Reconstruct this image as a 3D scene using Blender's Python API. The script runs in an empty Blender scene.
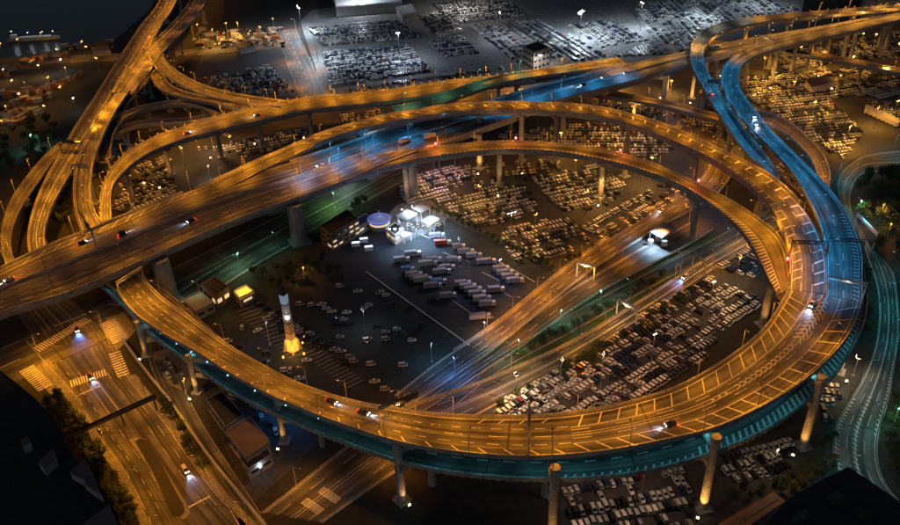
import bpy, math, random
from mathutils import Vector, Matrix
random.seed(7)
R = math.radians

# ------------------------------------------------------------------ camera
W0, H0, F0, CAMZ = 900.0, 525.0, 800.0, 175.0
CX, CY = 450.0, 262.5
_d = Vector((503.0 - CX, 1536.0 - CY, F0)).normalized()      # straight down, seen by the camera (x right, y down, z forward)
_f = (Vector((0, 0, 1)) - _d * _d.z).normalized()
_r = _d.cross(_f)
sc = bpy.context.scene
cd = bpy.data.cameras.new('camera'); cam = bpy.data.objects.new('camera', cd)
sc.collection.objects.link(cam); sc.camera = cam
cd.sensor_width = 36; cd.lens = F0 / W0 * 36; cd.clip_start = 1; cd.clip_end = 12000
m = Matrix(((_r.x, -_r.y, -_r.z, 0), (_f.x, -_f.y, -_f.z, 0), (-_d.x, _d.y, _d.z, CAMZ), (0, 0, 0, 1)))
cam.matrix_world = m

# ------------------------------------------------------------------ world, moon, exposure
wd = bpy.data.worlds.new('World'); sc.world = wd; wd.use_nodes = True
nt = wd.node_tree; nt.nodes.clear()
sky = nt.nodes.new('ShaderNodeTexSky'); sky.sky_type = 'NISHITA'; sky.sun_disc = False
sky.sun_elevation = R(25); sky.sun_rotation = R(200)
bg = nt.nodes.new('ShaderNodeBackground'); bg.inputs['Strength'].default_value = 0.012
wo = nt.nodes.new('ShaderNodeOutputWorld')
nt.links.new(sky.outputs[0], bg.inputs[0]); nt.links.new(bg.outputs[0], wo.inputs[0])
sl = bpy.data.lights.new('moon', 'SUN'); sl.energy = 0.012; sl.angle = R(0.5); sl.color = (.75, .86, 1)
so = bpy.data.objects.new('moon', sl); sc.collection.objects.link(so)
so.rotation_euler = (R(65), 0, R(180 - 200)); so.location = (0, 0, 400)
vs = sc.view_settings; vs.view_transform = 'Standard'; vs.look = 'None'; vs.gamma = 1; vs.exposure = 0.38
try: vs.use_curve_mapping = False
except Exception: pass
sc.cycles.max_bounces = 4; sc.cycles.diffuse_bounces = 2; sc.cycles.glossy_bounces = 2
sc.cycles.use_denoising = True; sc.cycles.use_light_tree = True; sc.cycles.sample_clamp_indirect = 3
sc.cycles.caustics_reflective = False; sc.cycles.caustics_refractive = False

# ------------------------------------------------------------------ survey: a sight line from the tower top to a plane of known height
def P(x, y, z=0.0):
    v = Vector((x - CX, y - CY, F0)); t = (CAMZ - z) / v.dot(_d); v = v * t
    return Vector((v.dot(_r), v.dot(_f), z))
def proj(p):
    v = _r * p.x + _f * p.y + _d * (CAMZ - p.z)
    return (CX + v.x / v.z * F0, CY + v.y / v.z * F0)
def inview(p, mrg=8):
    x, y = proj(p); return -mrg < x < W0 + mrg and -mrg < y < H0 + mrg

# ------------------------------------------------------------------ materials
def mat(name, col, rough=.7, metal=0, emit=None, es=0, noise=None, col2=None, bump=0, spec=.5, n2=None):
    mt = bpy.data.materials.new(name); mt.use_nodes = True
    t = mt.node_tree; b = t.nodes['Principled BSDF']
    b.inputs['Base Color'].default_value = (*col, 1); b.inputs['Roughness'].default_value = rough
    b.inputs['Metallic'].default_value = metal; b.inputs['Specular IOR Level'].default_value = spec
    if emit: b.inputs['Emission Color'].default_value = (*emit, 1); b.inputs['Emission Strength'].default_value = es
    if noise:
        g = t.nodes.new('ShaderNodeNewGeometry')
        n = t.nodes.new('ShaderNodeTexNoise'); n.inputs['Scale'].default_value = noise; n.inputs['Detail'].default_value = 5
        n.inputs['Roughness'].default_value = .65
        t.links.new(g.outputs['Position'], n.inputs['Vector'])
        cr = t.nodes.new('ShaderNodeValToRGB'); cr.color_ramp.elements[0].position = .32; cr.color_ramp.elements[1].position = .68
        cr.color_ramp.elements[0].color = (*col, 1); cr.color_ramp.elements[1].color = (*(col2 or [c * 1.7 for c in col]), 1)
        t.links.new(n.outputs[0], cr.inputs[0]); out = cr.outputs[0]
        if n2:
            q = t.nodes.new('ShaderNodeTexNoise'); q.inputs['Scale'].default_value = n2; q.inputs['Detail'].default_value = 3
            t.links.new(g.outputs['Position'], q.inputs['Vector'])
            mp = t.nodes.new('ShaderNodeMapRange'); mp.inputs[1].default_value = .3; mp.inputs[2].default_value = .7
            mp.inputs[3].default_value = .6; mp.inputs[4].default_value = 1.35; t.links.new(q.outputs[0], mp.inputs[0])
            mx = t.nodes.new('ShaderNodeVectorMath'); mx.operation = 'SCALE'
            t.links.new(out, mx.inputs[0]); t.links.new(mp.outputs[0], mx.inputs['Scale']); out = mx.outputs[0]
        t.links.new(out, b.inputs['Base Color'])
        if bump:
            bp = t.nodes.new('ShaderNodeBump'); bp.inputs['Strength'].default_value = bump; bp.inputs['Distance'].default_value = .2
            t.links.new(n.outputs[0], bp.inputs['Height']); t.links.new(bp.outputs[0], b.inputs['Normal'])
    return mt
def road_mat(name, c1, c2, rough):
    mt = bpy.data.materials.new(name); mt.use_nodes = True; t = mt.node_tree; b = t.nodes['Principled BSDF']; b.inputs['Roughness'].default_value = rough
    a = t.nodes.new('ShaderNodeAttribute'); a.attribute_name = 'road'; g = t.nodes.new('ShaderNodeNewGeometry')
    def noise(src, sc, scale, det):
        v = t.nodes.new('ShaderNodeVectorMath'); v.operation = 'MULTIPLY'; v.inputs[1].default_value = sc; t.links.new(src, v.inputs[0])
        n = t.nodes.new('ShaderNodeTexNoise'); n.inputs['Scale'].default_value = scale; n.inputs['Detail'].default_value = det; t.links.new(v.outputs[0], n.inputs['Vector']); return n.outputs[0]
    n1 = noise(a.outputs['Vector'], (1, .012, 1), .9, 4); n2 = noise(g.outputs['Position'], (1, 1, 1), .12, 5); n3 = noise(a.outputs['Vector'], (.04, .1, 1), 1, 2)
    def mr(src, lo, hi, a_, b_):
        q = t.nodes.new('ShaderNodeMapRange'); q.inputs[1].default_value = lo; q.inputs[2].default_value = hi; q.inputs[3].default_value = a_; q.inputs[4].default_value = b_; t.links.new(src, q.inputs[0]); return q.outputs[0]
    def mul(x, y):
        q = t.nodes.new('ShaderNodeMath'); q.operation = 'MULTIPLY'; t.links.new(x, q.inputs[0]); t.links.new(y, q.inputs[1]); return q.outputs[0]
    ax = t.nodes.new('ShaderNodeSeparateXYZ'); t.links.new(a.outputs['Vector'], ax.inputs[0])
    fr = t.nodes.new('ShaderNodeMath'); fr.operation = 'MULTIPLY'; fr.inputs[1].default_value = 1 / 37.0; t.links.new(ax.outputs[1], fr.inputs[0])
    f2 = t.nodes.new('ShaderNodeMath'); f2.operation = 'FRACT'; t.links.new(fr.outputs[0], f2.inputs[0])
    jt = mr(f2.outputs[0], .014, .016, .35, 1)
    k = mul(mul(mul(mr(n1, .38, .62, .38, 1.6), jt), mr(n2, .3, .7, .75, 1.25)), mr(n3, .3, .7, .85, 1.15))
    mx = t.nodes.new('ShaderNodeMix'); mx.data_type = 'RGBA'; mx.inputs[6].default_value = (*c1, 1); mx.inputs[7].default_value = (*c2, 1)
    t.links.new(mr(n2, .3, .7, 0, 1), mx.inputs[0]); sc_ = t.nodes.new('ShaderNodeVectorMath'); sc_.operation = 'SCALE'
    t.links.new(mx.outputs[2], sc_.inputs[0]); t.links.new(k, sc_.inputs['Scale']); t.links.new(sc_.outputs[0], b.inputs['Base Color']); return mt
def attr_mat(name, rough, spec=.5, coat=0):
    mt = bpy.data.materials.new(name); mt.use_nodes = True; t = mt.node_tree; b = t.nodes['Principled BSDF']
    a = t.nodes.new('ShaderNodeAttribute'); a.attribute_name = 'Col'
    t.links.new(a.outputs['Color'], b.inputs['Base Color']); b.inputs['Roughness'].default_value = rough
    b.inputs['Coat Weight'].default_value = coat; b.inputs['Coat Roughness'].default_value = .1
    return mt
M = dict(
    ground=mat('ground_soil', (.016, .017, .015), .95, noise=.03, col2=(.04, .038, .032), n2=.5),
    yard=mat('yard_asphalt', (.014, .021, .025), .85, noise=.08, col2=(.026, .037, .042), n2=.5),
    lot=mat('lot_asphalt', (.035, .035, .036), .85, noise=.06, col2=(.062, .061, .06), n2=.7),
    concrete_lot=mat('lot_concrete', (.11, .11, .11), .85, noise=.05, col2=(.19, .188, .18), n2=.4), pave=mat('pavement_slab', (.15, .145, .135), .9, noise=.6, col2=(.24, .23, .22), n2=2),
    asphalt=road_mat('road_asphalt', (.05, .05, .05), (.08, .078, .075), .7),
    deck=road_mat('deck_asphalt', (.06, .058, .056), (.10, .096, .09), .62),
    grass=mat('grass_verge', (.02, .035, .012), .95, noise=.3, col2=(.05, .07, .025), n2=2),
    water=mat('harbour_water', (.004, .006, .008), .3, spec=.15, noise=.25, col2=(.005, .008, .01), bump=.5),
    conc=mat('weathered_concrete', (.22, .21, .195), .85, noise=.25, col2=(.36, .35, .33), n2=1.3),
    girder=mat('painted_steel_girder', (.17, .19, .22), .5, noise=.3, col2=(.26, .28, .31)),
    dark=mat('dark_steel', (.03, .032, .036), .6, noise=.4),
    paint=mat('road_paint', (.42, .42, .40), .7, noise=.9, col2=(.78, .78, .75), n2=3),
    steel=mat('galvanised_steel', (.35, .36, .37), .45, .6),
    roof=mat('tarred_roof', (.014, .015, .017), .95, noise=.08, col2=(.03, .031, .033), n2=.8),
    roof_red=mat('brown_sheet_roof', (.10, .07, .06), .8, noise=.2, col2=(.16, .11, .09)),
    brown=mat('brown_render', (.16, .11, .08), .85, noise=.2, col2=(.22, .15, .11)),
    beige=mat('beige_render', (.45, .36, .30), .85, noise=.2, col2=(.55, .45, .38)),
    wall=mat('grey_wall', (.22, .215, .21), .85, noise=.2, col2=(.32, .31, .30)),
    white=mat('white_panel', (.7, .72, .74), .5, noise=.4, col2=(.8, .8, .8)),
    glass=mat('dark_glass', (.012, .014, .017), .12),
    rubber=mat('rubber', (.012, .012, .012), .9),
    bark=mat('bark', (.06, .045, .03), .95, noise=2),
    leaf=mat('leaves', (.025, .05, .014), .8, noise=.5, col2=(.07, .11, .03)),
    leafd=mat('leaves_dark', (.018, .035, .012), .85, noise=.5, col2=(.045, .075, .022)),
    e_sod=mat('lamp_sodium', (1, .6, .2), emit=(1, .46, .07), es=5),
    e_glow=mat('lamp_glow', (1, .6, .2), emit=(1, .5, .1), es=12),
    e_white=mat('lamp_white', (1, 1, 1), emit=(.85, .93, 1), es=28),
    e_warm=mat('lamp_warm', (1, .9, .7), emit=(1, .72, .38), es=6),
    e_teal=mat('lamp_teal', (.5, .9, 1), emit=(.25, .7, 1), es=3),
    e_red=mat('lamp_red', (1, .1, .1), emit=(1, .04, .05), es=22),
    e_tail=mat('tail_red', (1, .05, .05), emit=(1, .03, .02), es=6),
    e_green=mat('lamp_green', (.3, 1, .6), emit=(.3, 1, .6), es=10),
    e_win=mat('lit_window', (1, .8, .5), emit=(1, .72, .4), es=.55),
    e_yel=mat('lit_yellow', (1, .7, .2), emit=(1, .5, .04), es=.4),
    e_blue=mat('lit_blue_white', (.7, .85, 1), emit=(.45, .68, 1), es=1.1),
    e_or=mat('lit_orange', (1, .5, .1), emit=(1, .45, .06), es=1.8),
    e_cool=mat('lit_cool', (.8, .9, 1), emit=(.75, .88, 1), es=2.2),
)
CARCOL = [('white', (.62, .62, .60), 34), ('silver', (.36, .37, .38), 22), ('black', (.012, .012, .014), 16), ('dark grey', (.06, .062, .066), 12),
          ('dark blue', (.02, .035, .09), 6), ('red', (.22, .02, .02), 2), ('pearl white', (.70, .68, .62), 5)]
for n_, c_, w_ in CARCOL: M['car_' + n_] = mat('car_paint_' + n_.replace(' ', '_'), c_, .32, .1)
M['carmass'] = attr_mat('parked_car_paint', .38)

# ------------------------------------------------------------------ helpers
COL = sc.collection
def link(o, parent=None):
    COL.objects.link(o)
    if parent: o.parent = parent
    return o
def tag(o, label=None, cat=None, group=None, kind=None):
    if label: o['label'] = label
    if cat: o['category'] = cat
    if group: o['group'] = group
    if kind: o['kind'] = kind
    return o
def empty(name, loc=(0, 0, 0), rz=0, label=None, cat=None, group=None):
    o = bpy.data.objects.new(name, None); o.empty_display_size = .5; link(o); o.location = loc; o.rotation_euler = (0, 0, rz)
    return tag(o, label, cat, group)
class MB:
    def __init__(s): s.v = []; s.f = []
    def add(s, vs, fs):
        b = len(s.v); s.v += [tuple(v) for v in vs]; s.f += [tuple(i + b for i in f) for f in fs]; return s
    def box(s, cx, cy, cz, sx, sy, sz, rz=0, taper=1.0):
        c, n = math.cos(rz), math.sin(rz); vs = []
        for k, (a, b, h) in enumerate([(-1, -1, -1), (1, -1, -1), (1, 1, -1), (-1, 1, -1), (-1, -1, 1), (1, -1, 1), (1, 1, 1), (-1, 1, 1)]):
            t = taper if h > 0 else 1
            x, y = a * sx / 2 * t, b * sy / 2 * t
            vs.append((cx + x * c - y * n, cy + x * n + y * c, cz + h * sz / 2))
        return s.add(vs, [(0, 3, 2, 1), (4, 5, 6, 7), (0, 1, 5, 4), (1, 2, 6, 5), (2, 3, 7, 6), (3, 0, 4, 7)])
    def tube(s, p, q, r0, r1=None, n=8, caps=True):
        p = Vector(p); q = Vector(q); r1 = r0 if r1 is None else r1
        d = (q - p).normalized(); u = d.orthogonal().normalized(); w = d.cross(u); vs = []
        for c, r in ((p, r0), (q, r1)):
            for k in range(n):
                a = 2 * math.pi * (k + .5) / n; vs.append(c + u * (r * math.cos(a)) + w * (r * math.sin(a)))
        fs = [(k, (k + 1) % n, n + (k + 1) % n, n + k) for k in range(n)]
        if caps: fs += [tuple(range(n - 1, -1, -1)), tuple(range(n, 2 * n))]
        return s.add(vs, fs)
    def prism(s, pts, z0, z1):
        n = len(pts); a = sum(pts[i][0] * pts[(i + 1) % n][1] - pts[(i + 1) % n][0] * pts[i][1] for i in range(n))
        if a < 0: pts = pts[::-1]
        vs = [(p[0], p[1], z0) for p in pts] + [(p[0], p[1], z1) for p in pts]
        return s.add(vs, [tuple(range(n - 1, -1, -1)), tuple(range(n, 2 * n))] + [(k, (k + 1) % n, n + (k + 1) % n, n + k) for k in range(n)])
    def quad(s, a, b, c, d): return s.add([a, b, c, d], [(0, 1, 2, 3)])
    def mesh(s, name, m):
        me = bpy.data.meshes.new(name); me.from_pydata(s.v, [], s.f); me.materials.append(m); return me
    def build(s, name, m, parent=None, smooth=False):
        me = s.mesh(name, m)
        if smooth: me.polygons.foreach_set('use_smooth', [True] * len(me.polygons))
        if getattr(s, 'road', None):
            at = me.attributes.new('road', 'FLOAT_VECTOR', 'POINT'); at.data.foreach_set('vector', [c for v in s.road for c in v])
        me.update(); return link(bpy.data.objects.new(name, me), parent)
def sheet(name, px, z, m, kind='structure', world=False):
    pts = [Vector((p[0], p[1], z)) if world else P(p[0], p[1], z) for p in px]
    n = len(pts); a = sum(pts[i].x * pts[(i + 1) % n].y - pts[(i + 1) % n].x * pts[i].y for i in range(n))
    if a < 0: pts.reverse()
    mb = MB(); mb.add(pts, [tuple(range(n))]); o = mb.build(name, m); o['kind'] = kind; return o
ORD = ['first', 'second', 'third', 'fourth', 'fifth', 'sixth', 'seventh', 'eighth', 'ninth', 'tenth', 'eleventh', 'twelfth', 'thirteenth',
       'fourteenth', 'fifteenth', 'sixteenth', 'seventeenth', 'eighteenth', 'nineteenth', 'twentieth']
TENS = {2: 'twenty', 3: 'thirty', 4: 'forty', 5: 'fifty', 6: 'sixty', 7: 'seventy', 8: 'eighty', 9: 'ninety'}
def ordw(i):
    if i < 20: return ORD[i]
    n = i + 1
    if n % 10 == 0: return (TENS[n // 10][:-1] + 'ieth') if n < 100 else 'hundredth'
    return TENS[n // 10 % 10] + '-' + ORD[n % 10 - 1]

def catmull(pts, step):
    out = []; n = len(pts)
    for i in range(n - 1):
        p0 = pts[max(i - 1, 0)]; p1 = pts[i]; p2 = pts[i + 1]; p3 = pts[min(i + 2, n - 1)]
        k = max(1, int(math.ceil(max((Vector(p2[:2]) - Vector(p1[:2])).length, (Vector(p2[3:5]) - Vector(p1[3:5])).length if len(p1) > 3 else 0) / step)))
        for j in range(k):
            t = j / k
            out.append([.5 * ((2 * b) + (-a + c) * t + (2 * a - 5 * b + 4 * c - d) * t * t + (-a + 3 * b - 3 * c + d) * t ** 3) for a, b, c, d in zip(p0, p1, p2, p3)])
    out.append(list(pts[-1])); return out
class Path:
    """two edges of a carriageway; L is u=0, R is u=1"""
    def __init__(s, edges=None, centre=None, width=8, step=4.0, smooth=2):
        if edges:
            pts = []
            for lx, ly, rx, ry, z in edges:
                a, b = P(lx, ly, z), P(rx, ry, z); pts.append((a.x, a.y, z, b.x, b.y, z))
            r = catmull(pts, step)
            s.L = [Vector(q[:3]) for q in r]; s.R = [Vector(q[3:]) for q in r]
        else:
            c = catmull([tuple(P(*q)) for q in centre], step); c = [Vector(q) for q in c]
            for _ in range(smooth): c = [c[0]] + [(c[i - 1] + c[i] * 2 + c[i + 1]) / 4 for i in range(1, len(c) - 1)] + [c[-1]]
            s.L = []; s.R = []
            for i, p in enumerate(c):
                d = c[min(i + 1, len(c) - 1)] - c[max(i - 1, 0)]; d.z = 0; d.normalize(); nrm = Vector((-d.y, d.x, 0))
                s.L.append(p + nrm * width / 2); s.R.append(p - nrm * width / 2)
        for _ in range(smooth):
            for A in (s.L, s.R):
                B = [A[0]] + [(A[i - 1] + A[i] * 2 + A[i + 1]) / 4 for i in range(1, len(A) - 1)] + [A[-1]]; A[:] = B
        s.n = len(s.L); s.C = [(a + b) / 2 for a, b in zip(s.L, s.R)]
        s.s = [0.0]
        for i in range(1, s.n): s.s.append(s.s[-1] + (s.C[i] - s.C[i - 1]).length)
        s.len = s.s[-1]; s.seed = random.random() * 50
    def pt(s, dist, u, o=0, dz=0):
        """dist along, u across (0..1), o metres beyond the edge"""
        dist = max(0, min(s.len - 1e-4, dist)); i = 0; lo, hi = 0, s.n - 1
        while hi - lo > 1:
            mid = (lo + hi) // 2
            if s.s[mid] <= dist: lo = mid
            else: hi = mid
        i = lo; t = (dist - s.s[i]) / max(1e-6, s.s[i + 1] - s.s[i])
        a = s.L[i].lerp(s.L[i + 1], t); b = s.R[i].lerp(s.R[i + 1], t)
        e = (b - a); e.z = 0; w = e.length; e.normalize(); p = a.lerp(b, u)
        if o: p = p + e * (o if u > .5 else -o)
        return p + Vector((0, 0, dz))
    def width(s, dist): return (s.pt(dist, 1) - s.pt(dist, 0)).length
    def dir(s, dist): 
        d = s.pt(dist + 1, .5) - s.pt(dist - 1, .5); return d.normalized()
    def head(s, dist): d = s.dir(dist); return math.atan2(d.y, d.x)
def near_s(path, x, y, z=None):
    """distance along a path whose centre is seen closest to a sight line"""
    best = (1e9, 0)
    for i in range(path.n):
        q = proj(path.C[i]); d = (q[0] - x) ** 2 + (q[1] - y) ** 2
        if d < best[0]: best = (d, path.s[i])
    return best[1]
def loft(mb, path, sec, s0=0, s1=None, step=4):
    s1 = path.len if s1 is None else s1; n = max(1, int((s1 - s0) / step)); k = len(sec); vs = []; rd = []; W_ = path.width((s0 + s1) / 2)
    for i in range(n + 1):
        d = s0 + (s1 - s0) * i / n
        for u, o, dz in sec: vs.append(path.pt(d, u, o, dz)); rd.append((u * W_, d, path.seed))
    fs = [(i * k + j, i * k + (j + 1) % k, (i + 1) * k + (j + 1) % k, (i + 1) * k + j) for i in range(n) for j in range(k)]
    fs += [tuple(range(k - 1, -1, -1)), tuple(n * k + j for j in range(k))]
    mb.add(vs, fs); mb.road = getattr(mb, 'road', []) + rd
def crenel(mb, path, u, gap, on, lo, hi, s0=0, s1=None):
    """one continuous band whose section jumps between lo and hi = (o0, o1, z0, z1)"""
    s1 = path.len if s1 is None else s1; vs = []; d = s0
    while d + gap < s1:
        for dd, q in ((d, lo), (d + gap - on, lo), (d + gap - on + .01, hi), (d + gap - .01, hi)):
            vs += [path.pt(dd, u, q[0], q[2]), path.pt(dd, u, q[0], q[3]), path.pt(dd, u, q[1], q[3]), path.pt(dd, u, q[1], q[2])]
        d += gap
    n = len(vs) // 4
    mb.add(vs, [(i * 4 + j, i * 4 + (j + 1) % 4, i * 4 + 4 + (j + 1) % 4, i * 4 + 4 + j) for i in range(n - 1) for j in range(4)] + [(3, 2, 1, 0), tuple(n * 4 - 4 + j for j in range(4))])
def strip(mb, path, u0, u1, dz, s0=0, s1=None, step=4, o0=0, o1=0):
    s1 = path.len if s1 is None else s1; n = max(1, int(math.ceil((s1 - s0) / step))); vs = []; rd = []; W_ = path.width((s0 + s1) / 2)
    for i in range(n + 1):
        d = s0 + (s1 - s0) * i / n; vs += [path.pt(d, u0, 0, dz), path.pt(d, u1, 0, dz)]; rd += [(u0 * W_, d, path.seed), (u1 * W_, d, path.seed)]
    mb.add(vs, [(2 * i, 2 * i + 1, 2 * i + 3, 2 * i + 2) for i in range(n)]); mb.road = rd
def line(mb, path, u, dz, w=.22, dash=None, s0=0, s1=None):
    s1 = path.len if s1 is None else s1
    def seg(a, b):
        n = max(1, int(math.ceil((b - a) / 4))); vs = []
        for i in range(n + 1):
            d = a + (b - a) * i / n; wd_ = w / max(1, path.width(d)) / 2
            vs += [path.pt(d, u - wd_, 0, dz), path.pt(d, u + wd_, 0, dz)]
        mb.add(vs, [(2 * i, 2 * i + 1, 2 * i + 3, 2 * i + 2) for i in range(n)])
    if not dash: seg(s0, s1); return
    d = s0
    while d + dash[0] < s1: seg(d, d + dash[0]); d += dash[0] + dash[1]
def hatch(mb, path, u0, u1, dz, s0, s1, gap=6, skew=3, w=.45, chev=False):
    d = s0
    while d + abs(skew) < s1:
        if chev:
            um = (u0 + u1) / 2
            for a, b in ((u0, um), (u1, um)):
                mb.quad(path.pt(d, a, 0, dz), path.pt(d + w, a, 0, dz), path.pt(d + skew + w, b, 0, dz), path.pt(d + skew, b, 0, dz))
        else:
            mb.quad(path.pt(d + max(0, -skew), u0, 0, dz), path.pt(d + max(0, -skew) + w, u0, 0, dz), path.pt(d + max(0, skew) + w, u1, 0, dz), path.pt(d + max(0, skew), u1, 0, dz))
        d += gap
def quadfix(mb):   # markings face up
    for i, f in enumerate(mb.f):
        a, b, c = (Vector(mb.v[f[k]]) for k in (0, 1, 2))
        if (b - a).cross(c - a).z < 0: mb.f[i] = tuple(reversed(f))

KEEP = []; DECK = {}
def viaduct(name, label, path, th=2.4, par=1.0, lines=(), hatches=(), parL=None, parR=None, ribs=(), mdeck='deck', mpar='conc', mgir='conc', cat='elevated road', ribgap=2.5, posts=(), ins=None):
    t = empty(name, path.C[path.n // 2].xy.to_3d(), 0, label, cat)
    off = Vector(t.location); DECK[id(path)] = t; KEEP.append(path)
    def fin(mb, nm, m):
        mb.v = [(v[0] - off.x, v[1] - off.y, v[2]) for v in mb.v]; return mb.build(nm, m, t)
    mb = MB(); loft(mb, path, [(0, 0, 0), (1, 0, 0), (1, 0, -.5), (0, 0, -.5)]); fin(mb, 'road_deck', M[mdeck])
    w = path.width(path.len / 2); ins = ins or min(2.4, w * .2)
    mb = MB(); loft(mb, path, [(0, .02, -.515), (1, .02, -.515), (1, .02, -.75), (1, -ins * .7, -1.15), (1, -ins, -th), (0, -ins, -th), (0, -ins * .7, -1.15), (0, .02, -.75)]); fin(mb, 'girder', M[mgir])
    for u, rng in ((0, parL), (1, parR)):
        if rng is None: rng = [(0, path.len)]
        for a, b in rng:
            mb = MB(); loft(mb, path, [(u, -.03, -.2), (u, -.03, par), (u, .28, par), (u, .32, -.52)] , a, b); fin(mb, 'parapet', M[mpar])
    for u in ribs:
        mb = MB(); crenel(mb, path, u, ribgap, .6, (.27, .36, -.45, par - .1), (.27, .62, -.5, par + .05)); fin(mb, 'stiffener_row', M[mpar])
    for u, gap in posts:
        mb = MB(); crenel(mb, path, u, gap, .9, (.02, .24, par - .1, par + .12), (.0, .26, par - .1, par + 1.3)); fin(mb, 'reflector_post_row', M['conc'])
    mb = MB()
    for l in lines:
        line(mb, path, l[0], .02, l[1], l[2], *(l[3:] if len(l) > 3 else ()))
    for h in hatches: hatch(mb, path, h[0], h[1], .02, *h[2:4], **h[4])
    if mb.v: quadfix(mb); fin(mb, 'lane_marking', M['paint'])
    t['_off'] = 0; del t['_off']
    return t
PB = []
def pier(root, path, dist, kind='single', u=.5, w=2.2, cap=None, foot=True, ztop=None, m='conc'):
    off = root.location; c = path.pt(dist, u); h = path.head(dist); top = (c.z - 2.3) if ztop is None else ztop
    mb = MB(); e = path.pt(dist, 1) - path.pt(dist, 0); wd_ = e.length; rz = math.atan2(e.y, e.x)
    def colm(p, z1, w=w):
        PB.append((p.x, p.y))
        n = 10; r = w / 2
        mb.tube((p.x - off.x, p.y - off.y, 0), (p.x - off.x, p.y - off.y, z1), r * 1.08, r, 12)
        mb.box(p.x - off.x, p.y - off.y, .4, w + 1.8, w + 1.8, .8, rz)
    if kind == 'single':
        colm(c, top)
        cw = cap or wd_ * .78
        x, y = c.x - off.x, c.y - off.y
        a = Vector((math.cos(rz), math.sin(rz), 0)); b = Vector((-a.y, a.x, 0)); vs = []
        for q in (-1, 1):
            for (l, zz) in ((-cw / 2, top), (cw / 2, top), (cw / 2, top - .9), (w * .6, top - 2.4), (-w * .6, top - 2.4), (-cw / 2, top - .9)):
                vs.append(Vector((x, y, zz)) + a * l + b * (q * w * .46))
        mb.add(vs, [(0, 1, 2, 3, 4, 5), (11, 10, 9, 8, 7, 6)] + [(k, k + 6, (k + 1) % 6 + 6, (k + 1) % 6) for k in range(6)])
    else:
        p0, p1 = path.pt(dist, 0, -w * .1), path.pt(dist, 1, -w * .1)
        if kind == 'portal': p0, p1 = path.pt(dist, 0, w * .7), path.pt(dist, 1, w * .7)
        colm(p0, top); colm(p1, top)
        mid = (p0 + p1) / 2; L = (p1 - p0).length
        mb.box(mid.x - off.x, mid.y - off.y, top - 1.1, L + w * .5, w * .85, 2.0, rz)
    return mb.build('pier', M[m], root)

# ------------------------------------------------------------------ lamps
SOD = (1.0, .335, .010); WHT = (.70, .85, 1.0); TEAL = (.10, .62, .95); BLUE = (.025, .36, .78); GRN = (.35, 1.0, .62); WARM = (1, .62, .28)
_lamp_mesh = {}
def light(parent, loc, col, power, kind='SPOT', ang=150, rot=(0, 0, 0), rad=.25, blend=.6):
    ld = bpy.data.lights.new('lamp_light', kind); ld.color = col; ld.energy = power * random.uniform(.75, 1.25); ld.shadow_soft_size = rad
    if kind == 'SPOT': ld.spot_size = R(ang); ld.spot_blend = blend
    o = bpy.data.objects.new('lamp_light', ld); link(o, parent); o.location = loc; o.rotation_euler = rot; return o
def lamp_post(p, hd, h, col, power, em, label, group, arm=1.6, ang=150, head=.35, light_dz=-.25):
    """post at p, arm reaching towards heading hd"""
    t = empty('street_lamp', p, hd, label, 'street lamp', group)
    key = (h, arm, em, head)
    if key not in _lamp_mesh:
        a = MB(); a.tube((0, 0, 0), (0, 0, h - .6), .13, .08, 6); a.tube((0, 0, h - .6), (arm, 0, h), .07, .05, 6); a.box(0, 0, .15, .45, .45, .3)
        b = MB(); b.box(arm + .2, 0, h + .02, head * 2.4, head, .14, 0, .8)
        c = MB(); c.box(arm + .2, 0, h - .09, head * 2.0, head * .8, .06)
        _lamp_mesh[key] = (a.mesh('lamp_pole', M['steel']), b.mesh('lamp_head', M['dark']), c.mesh('lamp_lens', M[em]))
    A, B, C = _lamp_mesh[key]
    link(bpy.data.objects.new('pole', A), t); hd_ = link(bpy.data.objects.new('lamp_head', B), t); link(bpy.data.objects.new('lens', C), hd_)
    light(t, (arm + .2, 0, h + light_dz), col, power, ang=ang)
    return t
def deck_lamp(root, p, hd, h, col, power, em, arm=1.6, ang=150, head=.35):
    """the same lamp bolted to a deck: a part of that viaduct"""
    key = (h, arm, em, head)
    if key not in _lamp_mesh:
        a = MB(); a.tube((0, 0, 0), (0, 0, h - .6), .13, .08, 6); a.tube((0, 0, h - .6), (arm, 0, h), .07, .05, 6); a.box(0, 0, .15, .45, .45, .3)
        b = MB(); b.box(arm + .2, 0, h + .02, head * 2.4, head, .14, 0, .8)
        c = MB(); c.box(arm + .2, 0, h - .09, head * 2.0, head * .8, .06)
        _lamp_mesh[key] = (a.mesh('lamp_pole', M['steel']), b.mesh('lamp_head', M['dark']), c.mesh('lamp_lens', M[em]))
    A, B, C = _lamp_mesh[key]
    t = link(bpy.data.objects.new('lamp_post', A), root); t.location = p - root.location; t.rotation_euler = (0, 0, hd)
    link(bpy.data.objects.new('lamp_head', B), t); link(bpy.data.objects.new('lens', C), t); light(t, (arm + .2, 0, h - .25), col, power, ang=ang)
def lamps_along(path, gap, side, h, col, power, em, what, group, s0=4, s1=None, ang=150, arm=1.6):
    d = s0; i = 0; s1 = path.len - 2 if s1 is None else s1
    if id(path) in DECK:
        while d < s1:
            u = side if side != 'x' else (i % 2); p = path.pt(d, u, .12 if u in (0, 1) else 0); q = path.pt(d, 1 - u)
            if inview(p, 60): deck_lamp(DECK[id(path)], p, math.atan2(q.y - p.y, q.x - p.x), h, col, power, em, arm, ang)
            d += gap; i += 1
        return
    while d < s1:
        u = side if side != 'x' else (i % 2)
        p = path.pt(d, u, .12 if u in (0, 1) else 0); q = path.pt(d, 1 - u); hd = math.atan2(q.y - p.y, q.x - p.x)
        if inview(p, 60):
            lamp_post(p, hd, h, col, power, em, '%s, %s along it' % (what, ordw(i)), group, arm, ang)
        d += gap; i += 1
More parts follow.
